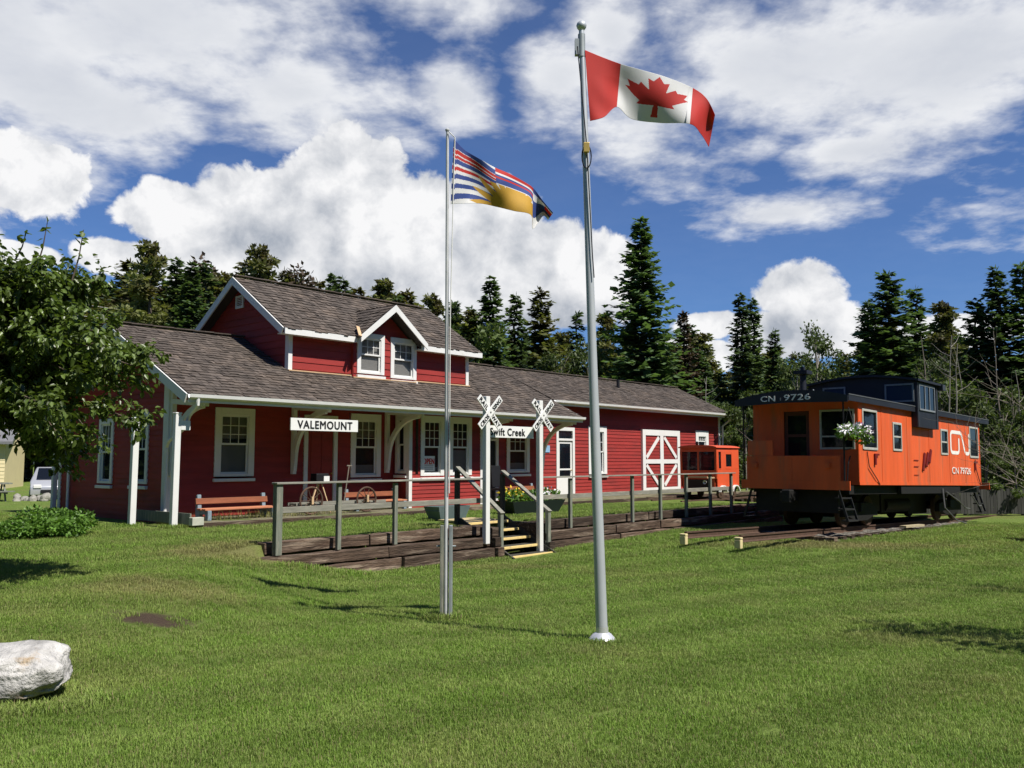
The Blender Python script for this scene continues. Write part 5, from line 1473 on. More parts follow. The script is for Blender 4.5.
# ------------------------------------------------------------------ flagpoles and flags
def flagpole(base, top, r0, r1, label, name='flagpole'):
    o = empty(name, base, 0, label, 'flagpole'); t = Vector(top) - Vector(base)
    n = 10; mb = MB(); mb.tube([t * (i / n) for i in range(n + 1)], [r0 + (r1 - r0) * i / n for i in range(n + 1)], 20); mb.build('shaft', STEEL if r0 > .04 else PIPEGREY, o, smooth=True)
    return o, t
b1 = Vector((.94, 9.42, gz(.94, 9.42) - .01)); t1 = Vector(at(581.5, 31, 9.42))
FP, d1 = flagpole(b1, t1, .062, .030, 'tall silver flagpole with flared base flying the red and white flag')
mb = MB(); mb.lathe([(.165, 0), (.16, .012), (.095, .085), (.066, .10), (.064, .16)], 28); mb.build('base_flare', BRIGHT, FP, smooth=True)
mb = MB(); mb.lathe([(.0, 0), (.03, .008), (.05, .035), (.058, .06), (.05, .088), (.03, .108), (0, .116)], 20, tuple(d1)); mb.build('ball_finial', STEEL, FP, smooth=True)
mb = MB(); mb.cyl(tuple(d1 - Vector((.0, 0, .30))), .040, .26, 'z', 14); mb.box(d1.x - .075, d1.x - .03, -.03, .03, d1.z - .28, d1.z - .1); mb.build('pulley_truck', GALV, FP)
pts = [d1 + Vector((-.05, -.05, -.2)), d1 * .8 + Vector((.01, -.055, 0)), d1 * .62 + Vector((.03, -.06, 0)), d1 * .58 + Vector((.04, -.06, 0))]
mb = MB(); mb.tube(pts, .006, 6); mb.build('halyard', BLACK, FP)
pz = 1.0 - (160 - 31) / (638 - 31) * .985
q = d1 * pz
mb = MB(); mb.box(q.x - .03, q.x + .035, -.09, -.05, q.z - .02, q.z + .09); mb.build('cleat_box', BRASS, FP, bevel=.006)
mb = MB(); mb.tube([q + Vector((.05 * math.cos(a) + .005, -.06, -.06 + .13 * math.sin(a))) for a in np.linspace(0, 2 * math.pi, 17)], .007, 6); mb.build('rope_loop', BLACK, FP)

b2 = Vector((-.82, 11.19, gz(-.82, 11.19) - .01)); t2 = Vector(at(447.5, 131, 11.19))
FP2, d2 = flagpole(b2, t2, .027, .019, 'thin pale flagpole clamped to a short post flying the striped flag')
for (x, m_, nm) in ((-.055, GREYWOOD, 'support_post'), (.055, GALV, 'support_post')):
    mb = MB(); mb.box(x - .022, x + .022, -.04, .05, -.1, 1.16); mb.build(nm, m_, FP2, bevel=.008)
mb = MB(); mb.tube([(-.12, 0, .9), (.12, 0, .9)], .012, 6); mb.build('bolt', GALV, FP2)
mb = MB(); mb.tube([d2 + Vector((.02, -.03, -.02)), d2 + Vector((.10, -.03, -.10)), d2 + Vector((.08, -.03, -.95)), d2 * .6 + Vector((.045, -.04, 0)), d2 * .25 + Vector((.04, -.04, 0))], .007, 6); mb.build('halyard', WHITE, FP2)
mb = MB(); mb.lathe([(.028, 0), (.03, .02), (.0, .045)], 12, tuple(d2)); mb.build('cap', PIPEGREY, FP2)


def flag(name, cols, depth0, sweep, wave, label, colour, mats, nu=300, nv=160, phase=0.0):
    us = np.array([c[0] for c in cols]); top = np.array([c[1] for c in cols], float); bot = np.array([c[2] for c in cols], float)
    def curve(U, P):
        # smooth interpolation (Catmull-Rom)
        i = np.clip(np.searchsorted(us, U, 'right') - 1, 0, len(us) - 2); t = ((U - us[i]) / (us[i + 1] - us[i]))[:, None]
        p0, p1, p2, p3 = P[np.maximum(i - 1, 0)], P[i], P[i + 1], P[np.minimum(i + 2, len(P) - 1)]
        return .5 * (2 * p1 + (p2 - p0) * t + (2 * p0 - 5 * p1 + 4 * p2 - p3) * t ** 2 + (3 * p1 - p0 - 3 * p2 + p3) * t ** 3)
    U = np.linspace(0, 1, nu + 1); Tp, Bp = curve(U, top), curve(U, bot)
    Vv = np.linspace(0, 1, nv + 1)
    V = np.zeros((nv + 1, nu + 1, 3))
    for j, v in enumerate(Vv):
        px = Tp * (1 - v) + Bp * v
        dep = depth0 + sweep * U + wave(U, v)
        for i in range(nu + 1): V[j, i] = at(px[i, 0], px[i, 1], dep[i])
    org = V[0, 0].copy(); V -= org
    idx = np.arange((nv + 1) * (nu + 1)).reshape(nv + 1, nu + 1)
    F = np.stack([idx[:-1, :-1], idx[1:, :-1], idx[1:, 1:], idx[:-1, 1:]], -1).reshape(-1, 4)
    uu, vv = np.meshgrid((U[:-1] + U[1:]) / 2, (Vv[:-1] + Vv[1:]) / 2)
    mi = colour(uu.ravel(), vv.ravel())
    o = npmesh(name, V.reshape(-1, 3), F, mats, np.full(len(F), .5), loc=tuple(org), mi=mi, smooth=True)
    md = o.modifiers.new('cloth', 'SOLIDIFY'); md.thickness = .003
    return tag(o, label, 'flag')


def inside_poly(x, y, poly):
    r = np.zeros(len(x), bool); n = len(poly); j = n - 1
    for i in range(n):
        xi, yi = poly[i]; xj, yj = poly[j]
        c = ((yi > y) != (yj > y)) & (x < (xj - xi) * (y - yi) / (yj - yi + 1e-12) + xi); r ^= c; j = i
    return r


half = [(0, .50), (.055, .395), (.115, .425), (.085, .235), (.185, .335), (.205, .28), (.315, .30), (.28, .19), (.33, .165), (.165, .02), (.19, -.045), (.022, -.022), (.030, -.235), (0, -.235)]
LEAFP = half + [(-x, y) for x, y in half[::-1]]
def maple(u, v):
    mi = np.ones(len(u), int); mi[(u < .255) | (u > .755)] = 0
    X = (u - .51) * 1.55; Y = (.62 - v) * .86
    mi[inside_poly(X, Y, LEAFP)] = 0
    return mi
cols = [(0, (585, 50), (590, 121)), (.12, (602, 57), (604, 117)), (.255, (621, 64), (617, 107)), (.38, (642, 70), (632, 119)), (.55, (666, 77), (660, 123)), (.755, (693, 88), (690, 124)), (.88, (707, 99), (701, 134)), (1, (715, 115), (709, 147))]
def wave1(U, v):
    a = np.clip(U * 4, 0, 1)
    fold = .105 * np.sin(U * 8.2 - v * 2.2 + .5) * (.35 + .65 * v) + .03 * np.sin(U * 17 + v * 4 + 1) * (.25 + .75 * (U > .72))
    fold = fold + .035 * np.sin(U * 26 - v * 9) * np.clip((.34 - U) * 4, 0, 1) * np.clip(v * 1.6 - .5, 0, 1)
    curl = .22 * np.clip((U - .80) / .2, 0, 1) ** 2 * v
    return a * fold + curl
flag('canada_flag', cols, 9.39, .35, wave1, 'red and white maple leaf flag rippling from the tall silver pole', maple, [FLAGRED, FLAGWHITE])

def bc(u, v):
    mi = np.full(len(u), 1)
    s = v + .05 * np.sin(u * 9) * (u > .05)
    k = np.clip(u / .5, 0, 1) * .02
    for a, c, m_ in ((0, .12, 2), (.13, .20, 0), (.22, .27, 0), (.28, .36, 2), (.40, .46, 0), (.52, .60, 2), (.68, .76, 2), (.85, .95, 2)):
        mi[(s >= a + k) & (s < c + k)] = m_
    # union folds along the top edge farther out
    far = u > .46; w = v - .0
    mi[far] = 1
    for a, c, m_ in ((0, .10, 0), (.10, .15, 1), (.15, .38, 2), (.20, .25, 0), (.38, .43, 1)): mi[far & (w >= a) & (w < c)] = m_
    # half sun with rays
    X, Y = (u - .63) / .25, (1.08 - v) / .72
    r_ = np.hypot(X, Y); th = np.arctan2(Y, X)
    ray_ = (np.abs(((th / math.pi * 13) % 1) - .5) < .5 * np.clip((1.75 - r_) / .85, 0, 1))
    sun_ = ((r_ < .95) | ((r_ < 1.75) & ray_)) & (v > .40) & (u < .81); mi[sun_] = 3
    tail = u > .80
    mi[tail] = 1; mi[tail & (v > .30) & (v < .72)] = 2; mi[tail & (v < .12)] = 2; mi[(u > .92) & (v > .2) & (v < .5)] = 0; mi[(u > .92) & (v >= .5) & (v < .75)] = 2
    return mi
cols = [(0, (454, 139), (450.5, 204)), (.12, (465, 150), (462, 203.5)), (.3, (480, 159), (480, 203.5)), (.45, (494, 167), (497, 207)), (.6, (510, 174), (514, 211)), (.75, (528, 184), (531, 215)), (.82, (535, 190), (533, 229)), (.9, (543, 201), (543, 216)), (1, (553, 213), (548, 220))]
def wave2(U, v):
    a = np.clip(U * 5, 0, 1)
    return a * (.06 * np.sin(U * 9 - v * 2.6 + 1.2) + .025 * np.sin(U * 19 + v * 5)) + .15 * np.clip((U - .75) / .25, 0, 1) * v
flag('provincial_flag', cols, 11.16, .50, wave2, 'wind blown flag of blue white and red stripes with a gold sun', bc, [FLAGRED, FLAGWHITE, FLAGNAVY, FLAGGOLD])


# ------------------------------------------------------------------ boulder
def build_boulder():
    bm = bmesh.new(); bmesh.ops.create_icosphere(bm, subdivisions=5, radius=1)
    from mathutils import noise
    for v in bm.verts:
        p = v.co.copy(); q = Vector([math.copysign(abs(c) ** .66, c) for c in p])
        n = noise.fractal(p * 1.3 + Vector((4, 1, 2)), 1.0, 2.0, 5) * .12 + noise.fractal(p * 5, 1.0, 2.1, 4) * .018
        v.co = q * (.86 + n)
        v.co = Vector((v.co.x * .58, v.co.y * .36, v.co.z * (.235 if v.co.z > 0 else .16)))
        if v.co.x > .2: v.co.z *= 1 - .25 * (v.co.x - .2)
    me = bpy.data.meshes.new('boulder'); bm.to_mesh(me); bm.free(); me.polygons.foreach_set('use_smooth', [True] * len(me.polygons)); me.materials.append(ROCK)
    o = bpy.data.objects.new('boulder', me); COL.objects.link(o); o.location = (-3.68, 6.48, .065); o.rotation_euler = (R(6), R(-3), R(8))
    tag(o, 'large pale grey boulder lying on the lawn', 'boulder')
build_boulder()


# ------------------------------------------------------------------ trees
def spruce_mesh(seed, h, rad, whorls=44, per=7, sprays=9, droop=.25, base=.05, kite=(.34, .15), power=.85, ragged=.25):
    """crown of a conifer as kite-shaped needle sprays along drooping boughs (numpy)"""
    r = np.random.default_rng(seed); V = []; tn = []
    for w in range(whorls):
        t = base + (1 - base) * (w / whorls) ** .95; z = h * t
        Lm = rad * (1 - t) ** power + .12
        n = per if t < .9 else 5
        a0 = r.uniform(0, 6.28)
        for k in range(n):
            L = Lm * r.uniform(1 - ragged * 1.4, 1 + ragged * .6); a = a0 + 6.283 * k / n + r.normal(0, .25)
            if r.uniform() < .06: continue
            sl = -droop * (1 - t) + .55 * t ** 2 + r.normal(0, .08)
            zz = z + r.normal(0, h / whorls * .4)
            dx, dy = math.cos(a), math.sin(a); m = max(3, int(sprays * (L / rad) ** .6 + 2))
            for q in range(m):
                s = (q + r.uniform(.2, .8)) / m; pos = np.array([dx * L * s, dy * L * s, zz + sl * L * s + .18 * L * (s ** 2) * (1 - t)])
                for side in (-1, 1, 0):
                    if side == 0 and r.uniform() < .45: continue
                    ang = a + side * r.uniform(.5, 1.1); ln = (kite[0] * (1.15 - .6 * s) * (.55 + .45 * L / rad) + .05) * r.uniform(.7, 1.3) * h / 16
                    d = np.array([math.cos(ang), math.sin(ang), r.normal(-.25, .2) if side else r.normal(.25, .3)]); d /= np.linalg.norm(d)
                    sdv = np.cross(d, (0, 0, 1.)); sdv = sdv / (np.linalg.norm(sdv) + 1e-6); sdv = sdv + np.array([0, 0, r.normal(0, .45)]); wd = ln * kite[1] / kite[0] * r.uniform(.7, 1.25)
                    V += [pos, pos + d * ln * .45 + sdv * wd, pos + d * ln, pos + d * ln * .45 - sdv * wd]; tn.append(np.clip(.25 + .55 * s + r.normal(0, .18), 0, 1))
    # leader
    for k in range(10):
        a = r.uniform(0, 6.28); d = np.array([math.cos(a) * .4, math.sin(a) * .4, 1.]); pos = np.array([0, 0, h * (.93 + .006 * k)]); ln = h * .03
        V += [pos, pos + d * ln * .5 + np.array([.05, 0, 0]), pos + d * ln, pos + d * ln * .5 - np.array([.05, 0, 0])]; tn.append(.5)
    V = np.array(V); F = np.arange(len(V)).reshape(-1, 4)
    return V, F, np.array(tn)


def pine_mesh(seed, h, rad, base=.35, n=34):
    r = np.random.default_rng(seed); C = []
    for k in range(n):
        t = base + (1 - base) * (k / n); L = rad * (1 - (t - base) / (1 - base)) ** .7 * r.uniform(.35, 1.1) + .15; a = r.uniform(0, 6.28)
        for s in (.55, .95):
            C.append((math.cos(a) * L * s, math.sin(a) * L * s, h * t + r.normal(.1, .15) + L * s * .15, .42 + .12 * L, .42 + .12 * L, .28))
    C.append((0, 0, h * .98, .25, .25, .5))
    return leaf_cloud(5200, C, .34, seed, flat=1.0, up=-.25)


def trunk_mesh(h, r0, seed, lean=0.0, m=None):
    mb = MB(); rng = random.Random(seed); n = 8
    mb.tube([(rng.uniform(-1, 1) * .012 * h * (i / n) + lean * h * (i / n) ** 2, rng.uniform(-1, 1) * .012 * h * (i / n), h * i / n - .3) for i in range(n + 1)], [r0 * (1 - i / n) + .03 for i in range(n + 1)], 8)
    return mb


PROTO = {}
def tree_proto(kind):
    if kind in PROTO: return PROTO[kind]
    root = empty('conifer_tree', (0, 0, 0))
    if kind == 'big':
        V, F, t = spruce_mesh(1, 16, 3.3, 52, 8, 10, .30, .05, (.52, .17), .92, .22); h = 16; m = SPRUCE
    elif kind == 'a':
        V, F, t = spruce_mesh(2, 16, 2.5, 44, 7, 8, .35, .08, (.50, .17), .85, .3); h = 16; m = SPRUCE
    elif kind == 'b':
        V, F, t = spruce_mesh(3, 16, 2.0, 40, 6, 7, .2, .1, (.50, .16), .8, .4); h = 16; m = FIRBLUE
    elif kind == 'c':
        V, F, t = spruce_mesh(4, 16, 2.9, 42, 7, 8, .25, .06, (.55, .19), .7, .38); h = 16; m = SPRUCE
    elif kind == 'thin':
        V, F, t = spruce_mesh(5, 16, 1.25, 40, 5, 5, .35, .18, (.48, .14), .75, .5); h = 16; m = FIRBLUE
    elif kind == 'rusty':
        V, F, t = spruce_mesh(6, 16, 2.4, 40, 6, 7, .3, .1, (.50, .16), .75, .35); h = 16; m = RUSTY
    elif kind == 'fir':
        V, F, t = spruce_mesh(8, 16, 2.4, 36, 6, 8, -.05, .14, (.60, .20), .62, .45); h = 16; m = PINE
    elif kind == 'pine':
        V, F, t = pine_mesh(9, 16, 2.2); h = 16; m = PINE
    elif kind == 'pine2':
        V, F, t = pine_mesh(10, 16, 1.7, .25, 30); h = 16; m = PINE
    elif kind == 'dead':
        V, F, t = pine_mesh(12, 16, .9, .5, 12); V, F, t = V[:1600], F[:800], t[:800]; h = 16; m = RUSTY
    if F.shape[1] == 4: pass
    root.name = {'big': 'spruce_tree', 'pine': 'pine_tree', 'pine2': 'pine_tree', 'dead': 'bare_pine_tree'}.get(kind, 'conifer_tree')
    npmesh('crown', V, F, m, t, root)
    trunk_mesh(h * .97, .24, 3).build('trunk', BARK, root, smooth=True)
    PROTO[kind] = root; root['used'] = 0
    return root


def place(root, x, y, s, sx=1.0, rz=None, label=None, cat='tree', group=None):
    o = root
    if root.get('used'): o = copy_tree(root)
    root['used'] = 1
    if 'used' in o.keys() and o is not root: del o['used']
    o.location = (x, y, -.3); o.scale = (s * sx, s * sx, s); o.rotation_euler = (0, 0, random.uniform(0, 6.28) if rz is None else rz)
    for k in ('label', 'category', 'group'):
        if k in o.keys(): del o[k]
    return tag(o, label, cat, group)


def tree_px(kind, px, top, depth, label, sx=1.0, group=None):
    p = at(px, top, depth); h = p[2] + .3
    return place(tree_proto(kind), p[0], p[1], h / 16.0, sx * 1.38, None, label, 'tree', group)


# distinct trees, left to right
G1 = 'conifers behind the station roof'; G2 = 'conifers behind the freight shed'; G3 = 'conifers behind the caboose'
for (k, px, top, dep, sx, lab, g) in (
    ('pine', 152, 247, 58, 1.0, 'bushy olive pine at the left end of the treetops beside the near tree', G1),
    ('fir', 130, 259, 62, 1.0, 'brown tinged conifer behind the outer twigs of the near tree', G1),
    ('b', 177, 258, 60, 1.1, None, G1), ('a', 192, 262, 57, 1.0, None, G1), ('thin', 206, 264, 60, 1.3, None, G1), ('dead', 203, 255, 66, 1.0, None, G1),
    ('pine2', 222, 276, 62, 1.0, None, G1), ('pine', 262, 250, 64, .95, 'tall bushy pine rising just right of the upper gable peak', G1), ('fir', 247, 258, 66, 1.0, None, G1),
    ('fir', 284, 269, 64, 1.0, None, G1), ('dead', 300, 264, 62, 1.0, 'bare topped dead pine poking above the upper roof ridge', G1), ('dead', 306, 272, 60, 1.2, None, G1),
    ('fir', 318, 279, 66, .9, None, G1), ('b', 333, 273, 64, 1.0, None, G1), ('thin', 343, 276, 62, 1.2, None, G1), ('fir', 358, 286, 66, 1.0, None, G1),
    ('pine2', 386, 283, 64, 1.0, None, G1), ('fir', 408, 289, 66, 1.0, None, G1), ('thin', 396, 296, 60, 1.2, None, G1), ('pine2', 434, 297, 62, .9, None, G1),
    ('b', 456, 302, 66, 1.0, None, G1), ('fir', 470, 308, 60, 1.0, None, G1),
    ('a', 491, 276, 60, 1.15, 'dark dense spruce just right of the thin flagpole above the roof', G2), ('b', 516, 294, 62, 1.1, 'spruce standing close against the right of the darkest roofline spruce', G2),
    ('fir', 540, 288, 64, 1.0, 'olive conifer halfway between the two flagpoles', G2), ('thin', 577, 312, 60, 1.2, 'thin sparse conifer just left of the tall flagpole', G2),
    ('pine2', 606, 316, 64, .9, 'pine partly hidden behind the tall silver flagpole', G2),
    ('big', 640, 219, 58, 1.0, 'tallest dark spruce standing high above the freight shed', G2),
    ('rusty', 683, 311, 60, .9, 'brown tinged conifer close right of the tallest spruce', G2),
    ('c', 664, 335, 63, 1.0, None, G2), ('b', 706, 362, 66, 1.1, 'short conifer in the gap right of the brownish one', G2), ('c', 722, 372, 62, 1.0, None, G2),
    ('b', 740, 293, 60, 1.0, 'twin topped bluish conifer above the left end of the caboose', G3), ('b', 752, 298, 61, 1.0, None, G3), ('a', 774, 329, 58, 1.0, 'dark pointed spruce left of the caboose smoke jack', G3),
    ('fir', 843, 352, 66, .8, 'small conifer in the gap above the caboose cupola', G3),
    ('c', 887, 271, 56, 1.15, 'large dense dark conifer above the cupola', G3), ('c', 868, 300, 58, 1.0, 'dense conifer leaning out left of the big one above the cupola', G3), ('a', 915, 287, 58, 1.1, 'dark conifer close right of the big one above the cupola', G3),
    ('pine2', 942, 305, 54, 1.1, 'open grey green conifer with sky left of the right hand clump', G3),
    ('a', 995, 266, 50, 1.1, 'tall dark conifer in the clump near the right edge', G3), ('c', 975, 297, 51, 1.0, 'dark conifer at the left of the right edge clump', G3), ('a', 1021, 262, 50, 1.1, 'tall conifer cut by the right edge of the photo', G3)):
    if lab is None: lab = {G1: 'conifer among the even row of treetops over the station roof', G2: 'low conifer filling in behind the freight shed roof', G3: 'second top of the bluish twin conifers behind the caboose'}[g]
    tree_px(k, px, top, dep, lab, sx, g)

# the wood behind them
rng = random.Random(12)
GW = 'trees in the dense wood behind'
for i in range(170):
    px = -60 + 1180 * (i + rng.uniform(-.5, .5)) / 170
    if px < 225: top = rng.uniform(266, 306)
    elif px < 480: top = 272 + (px - 225) * .12 + rng.uniform(0, 30)
    elif px < 720: top = rng.uniform(322, 368)
    elif px < 860: top = rng.uniform(348, 392)
    else: top = rng.uniform(325, 378)
    tree_px(rng.choice(['a', 'b', 'c', 'fir', 'fir', 'pine2', 'pine', 'pine2', 'thin', 'rusty' if rng.random() < .5 else 'fir']), px, top, rng.uniform(66, 92), 'conifer in the dense wood filling the gaps behind the nearer trees', rng.uniform(.95, 1.3), GW)


def added_shade_wood():  # unseen ring of conifers added to block sky light from the walls
    r = np.random.default_rng(77); Vs, Fs, Ts, n0 = [], [], [], 0
    protos = [spruce_mesh(200 + i, 16, 2.6, 22, 6, 5, .25, .04, (1.0, .42), .75, .3) for i in range(3)]
    for i in range(96):
        az = R(52) + R(256) * (i + r.uniform(-.4, .4)) / 96; d = r.uniform(34, 50); h = r.uniform(15, 22) / 16
        x, y = d * math.sin(az), 8 + d * math.cos(az)
        V, F, t = protos[i % 3]; a = r.uniform(0, 6.28); c, s_ = math.cos(a), math.sin(a)
        W = np.stack([(V[:, 0] * c - V[:, 1] * s_) * 1.5 + x, (V[:, 0] * s_ + V[:, 1] * c) * 1.5 + y, V[:, 2] * h - .4], 1)
        Vs.append(W); Fs.append(F + n0); Ts.append(t); n0 += len(V)
    o = npmesh('shade_woods', np.concatenate(Vs), np.concatenate(Fs), SPRUCE, np.concatenate(Ts))
    tag(o, 'unseen ring of dark conifers added to shade the clearing', 'shade_woods', kind='stuff')
added_shade_wood()


def broadleaf(name, seed, h, w, m, n, leaf, bark, dens=3.0):
    root = empty(name, (0, 0, 0)); r = random.Random(seed); C = []
    mb = MB(); mb.tube([(0, 0, -.3), (r.uniform(-.1, .1), r.uniform(-.1, .1), h * .4), (r.uniform(-.2, .2), r.uniform(-.2, .2), h * .9)], [.11 * h / 8, .08 * h / 8, .02], 7)
    for k in range(22):
        t = r.uniform(.18, .98); a = r.uniform(0, 6.28); L = w * r.uniform(.35, 1) * (1 - .55 * t)
        p0 = Vector((0, 0, h * t * .8)); p1 = Vector((math.cos(a) * L, math.sin(a) * L, h * t))
        mb.tube([p0, p0.lerp(p1, .5) + Vector((0, 0, .1 * h * .3)), p1], [.03 * h / 8, .02 * h / 8, .008], 5)
        rr = r.uniform(.08, .15) * h * .75; C.append((p1.x, p1.y, p1.z, rr * .9, rr * .9, rr * .75))
    mb.build('trunk', bark, root, smooth=True)
    V, F, t = leaf_cloud(n, C, leaf, seed, 1.0, dens, .1); npmesh('crown', V, F, m, t, root); root['used'] = 0
    return root


asp = broadleaf('aspen_tree', 3, 8, 2.0, ASPEN, 5200, .20, PALEBARK)
bush = broadleaf('scrub_tree', 4, 6, 2.4, BUSH, 5600, .22, PALEBARK)
bush2 = broadleaf('scrub_tree', 5, 5, 2.6, BUSH, 5600, .20, TWIG)
GB = 'pale leafy scrub trees behind the caboose'
for (pr, hh, px, top, dep, lab, sx) in (
    (asp, 8, 816, 320, 56, 'pale aspen with a loose top above the caboose roof', .8), (asp, 8, 796, 352, 52, 'lower pale aspen just left of the loose topped one', .9), (bush, 6, 745, 405, 42, 'bright leafy scrub between the speeder and the caboose', 1.0),
    (bush2, 5, 730, 425, 44, None, 1.1), (bush, 6, 765, 390, 48, None, 1.1), (asp, 8, 835, 372, 54, None, 1.0), (asp, 8, 560, 345, 58, None, .9), (asp, 8, 590, 338, 57, None, .9), (bush, 6, 460, 320, 56, None, 1.0),
    (bush, 6, 940, 378, 43, None, 1.0), (bush2, 5, 962, 392, 44, None, 1.2), (asp, 8, 930, 350, 50, None, .9), (bush, 6, 985, 385, 41, None, 1.1), (bush2, 5, 1003, 405, 39, None, 1.1), (bush, 6, 1022, 395, 42, None, 1.1), (bush2, 5, 1040, 410, 38, None, 1.2), (bush2, 5, 915, 400, 46, None, 1.2), (bush, 6, 1060, 380, 44, None, 1.2), (bush2, 5, 985, 440, 37, None, 1.2), (bush2, 5, 1015, 445, 36, None, 1.2), (bush2, 5, 880, 395, 48, None, 1.2), (bush, 6, 715, 400, 50, None, 1.1), (bush, 6, 780, 400, 48, None, 1.1), (bush, 6, 815, 395, 50, None, 1.1), (bush2, 5, 850, 400, 50, None, 1.1)):
    p = at(px, top, dep)
    place(pr, p[0], p[1], (p[2] + .3) / hh, sx, None, lab or 'pale green leafy scrub in the tangle under the conifers', 'tree', GB)

# thin bare trunks among the wood on the right
rb = random.Random(31); GT = 'thin bare trunks behind the caboose'
snag = None
for i in range(13):
    px = rb.choice([rb.uniform(905, 1024), rb.uniform(905, 1024), rb.uniform(700, 860)]); dep = rb.uniform(36, 48); top = rb.uniform(330, 420) if px > 880 else rb.uniform(360, 420)
    p = at(px, top, dep); h = p[2] + .3
    o = empty('bare_tree', (p[0], p[1], -.3), 0, 'thin pale leafless trunk standing in the scrub behind the caboose', 'tree', GT)
    mb = MB(); bend = rb.uniform(-.5, .5)
    pts = [(bend * (k / 6) ** 2 + rb.uniform(-.04, .04), rb.uniform(-.05, .05), h * k / 6) for k in range(7)]
    mb.tube(pts, [.055 - .007 * k for k in range(7)], 6)
    for k in range(9):
        t = rb.uniform(.35, .95); a = rb.uniform(0, 6.28); L = rb.uniform(.4, 1.3); q = Vector((bend * t * t, 0, h * t))
        mb.tube([q, q + Vector((math.cos(a) * L * .5, math.sin(a) * L * .5, .25 * L)), q + Vector((math.cos(a) * L, math.sin(a) * L, .7 * L))], [.018, .012, .005], 5)
    mb.build('trunk', PALEBARK if i % 2 else TWIG, o)


# near leafy tree at the left edge ----------------------------------------------------------------
def near_tree():
    bx, by = -7.55, 11.4
    o = empty('leafy_tree', (bx, by, gz(bx, by)), 0, 'leafy green tree with drooping glossy leaves at the left edge', 'tree'); o.scale = (1.14, 1.14, 1.12)
    r = random.Random(21); rn = np.random.default_rng(21)
    mb = MB(); ends = []
    mb.tube([(0, 0, -.3), (.03, .02, .7), (.10, 0, 1.5), (.2, .05, 2.6), (.35, 0, 3.6)], [.12, .10, .085, .06, .03], 10)
    C = Vector((.75, 0, 2.32))
    for k in range(165):
        a = r.uniform(0, 6.28); e = r.uniform(-.75, 1.35)
        d = Vector((math.cos(a) * math.cos(e), math.sin(a) * math.cos(e), math.sin(e)))
        tip = C + Vector((d.x * 1.82, d.y * 1.6, d.z * 1.60)) * (r.uniform(.82, 1.0) if k % 3 else r.uniform(.35, .8))
        t = r.uniform(.3, .95); st = Vector((.05 + .3 * t * t, 0, .9 + 2.5 * t)); mid = st.lerp(tip, .55) + Vector((0, 0, .18))
        mb.tube([st, mid, tip], [.028, .016, .005], 6); ends.append((st, mid, tip))
    mb.build('trunk', BARK, o, smooth=True)
    V, F, tn, k = [], [], [], 0
    for (st, mid, tip) in ends:
        for j in range(33):
            t = r.uniform(.35, 1.05); base = mid.lerp(tip, (t - .35) / .65 * 1.0) if t > .35 else st.lerp(mid, t)
            tw = Vector((r.gauss(0, 1), r.gauss(0, 1), r.gauss(.1, .8))).normalized(); Lt = r.uniform(.10, .36)
            for q in range(r.randint(8, 15)):
                s = r.uniform(.1, 1); p = base + tw * Lt * s + Vector((r.gauss(0, .03), r.gauss(0, .03), r.gauss(0, .03)))
                d = (tw * .4 + Vector((r.gauss(0, .6), r.gauss(0, .6), -.55 + r.gauss(0, .35)))).normalized(); ln = r.uniform(.055, .105)
                sdv = d.cross(Vector((r.gauss(0, .5), r.gauss(0, .5), 1))).normalized(); nn = sdv.cross(d); w = ln * .28; cv = ln * .10
                V += [p, p + d * ln * .35 + sdv * w + nn * cv, p + d * ln * .72 + sdv * w * .75 + nn * cv * .5, p + d * ln - nn * cv, p + d * ln * .72 - sdv * w * .75 + nn * cv * .5, p + d * ln * .35 - sdv * w + nn * cv, p + d * ln * .5 - nn * cv * .4]
                n = k * 7; F += [(n, n + 1, n + 6), (n + 1, n + 2, n + 6), (n + 2, n + 3, n + 6), (n + 3, n + 4, n + 6), (n + 4, n + 5, n + 6), (n + 5, n, n + 6)]
                tv = min(1, max(0, r.gauss(.5, .22))); tn += [tv] * 6; k += 1
    # upright shoots at the top
    mb = MB()
    for (x, y, z0, z1) in ((.45, .1, 3.7, 4.25), (1.15, 0, 3.6, 4.22), (1.62, -.1, 3.45, 4.10), (.05, 0, 3.7, 4.20), (.8, .2, 3.8, 4.15), (-.5, 0, 3.7, 4.2)):
        mb.tube([(x, y, z0), (x + .08, y, (z0 + z1) / 2), (x + .12, y, z1)], [.012, .008, .004], 5)
        for q in range(13):
            t = r.uniform(.05, 1); p = Vector((x + .12 * t, y, z0 + (z1 - z0) * t)); d = Vector((r.gauss(0, 1), r.gauss(0, 1), r.gauss(.3, .5))).normalized(); ln = r.uniform(.07, .11)
            sdv = d.cross(Vector((r.gauss(0, .5), r.gauss(0, .5), 1))).normalized(); nn = sdv.cross(d); w = ln * .27; cv = ln * .1
            V += [p, p + d * ln * .35 + sdv * w + nn * cv, p + d * ln * .72 + sdv * w * .75, p + d * ln, p + d * ln * .72 - sdv * w * .75, p + d * ln * .35 - sdv * w + nn * cv, p + d * ln * .5 - nn * cv * .4]
            n = k * 7; F += [(n, n + 1, n + 6), (n + 1, n + 2, n + 6), (n + 2, n + 3, n + 6), (n + 3, n + 4, n + 6), (n + 4, n + 5, n + 6), (n + 5, n, n + 6)]; tn += [r.uniform(.5, .9)] * 6; k += 1
    mb.build('shoots', BARK, o)
    npmesh('crown', [tuple(v) for v in V], F, LEAF, tn, o)
near_tree()

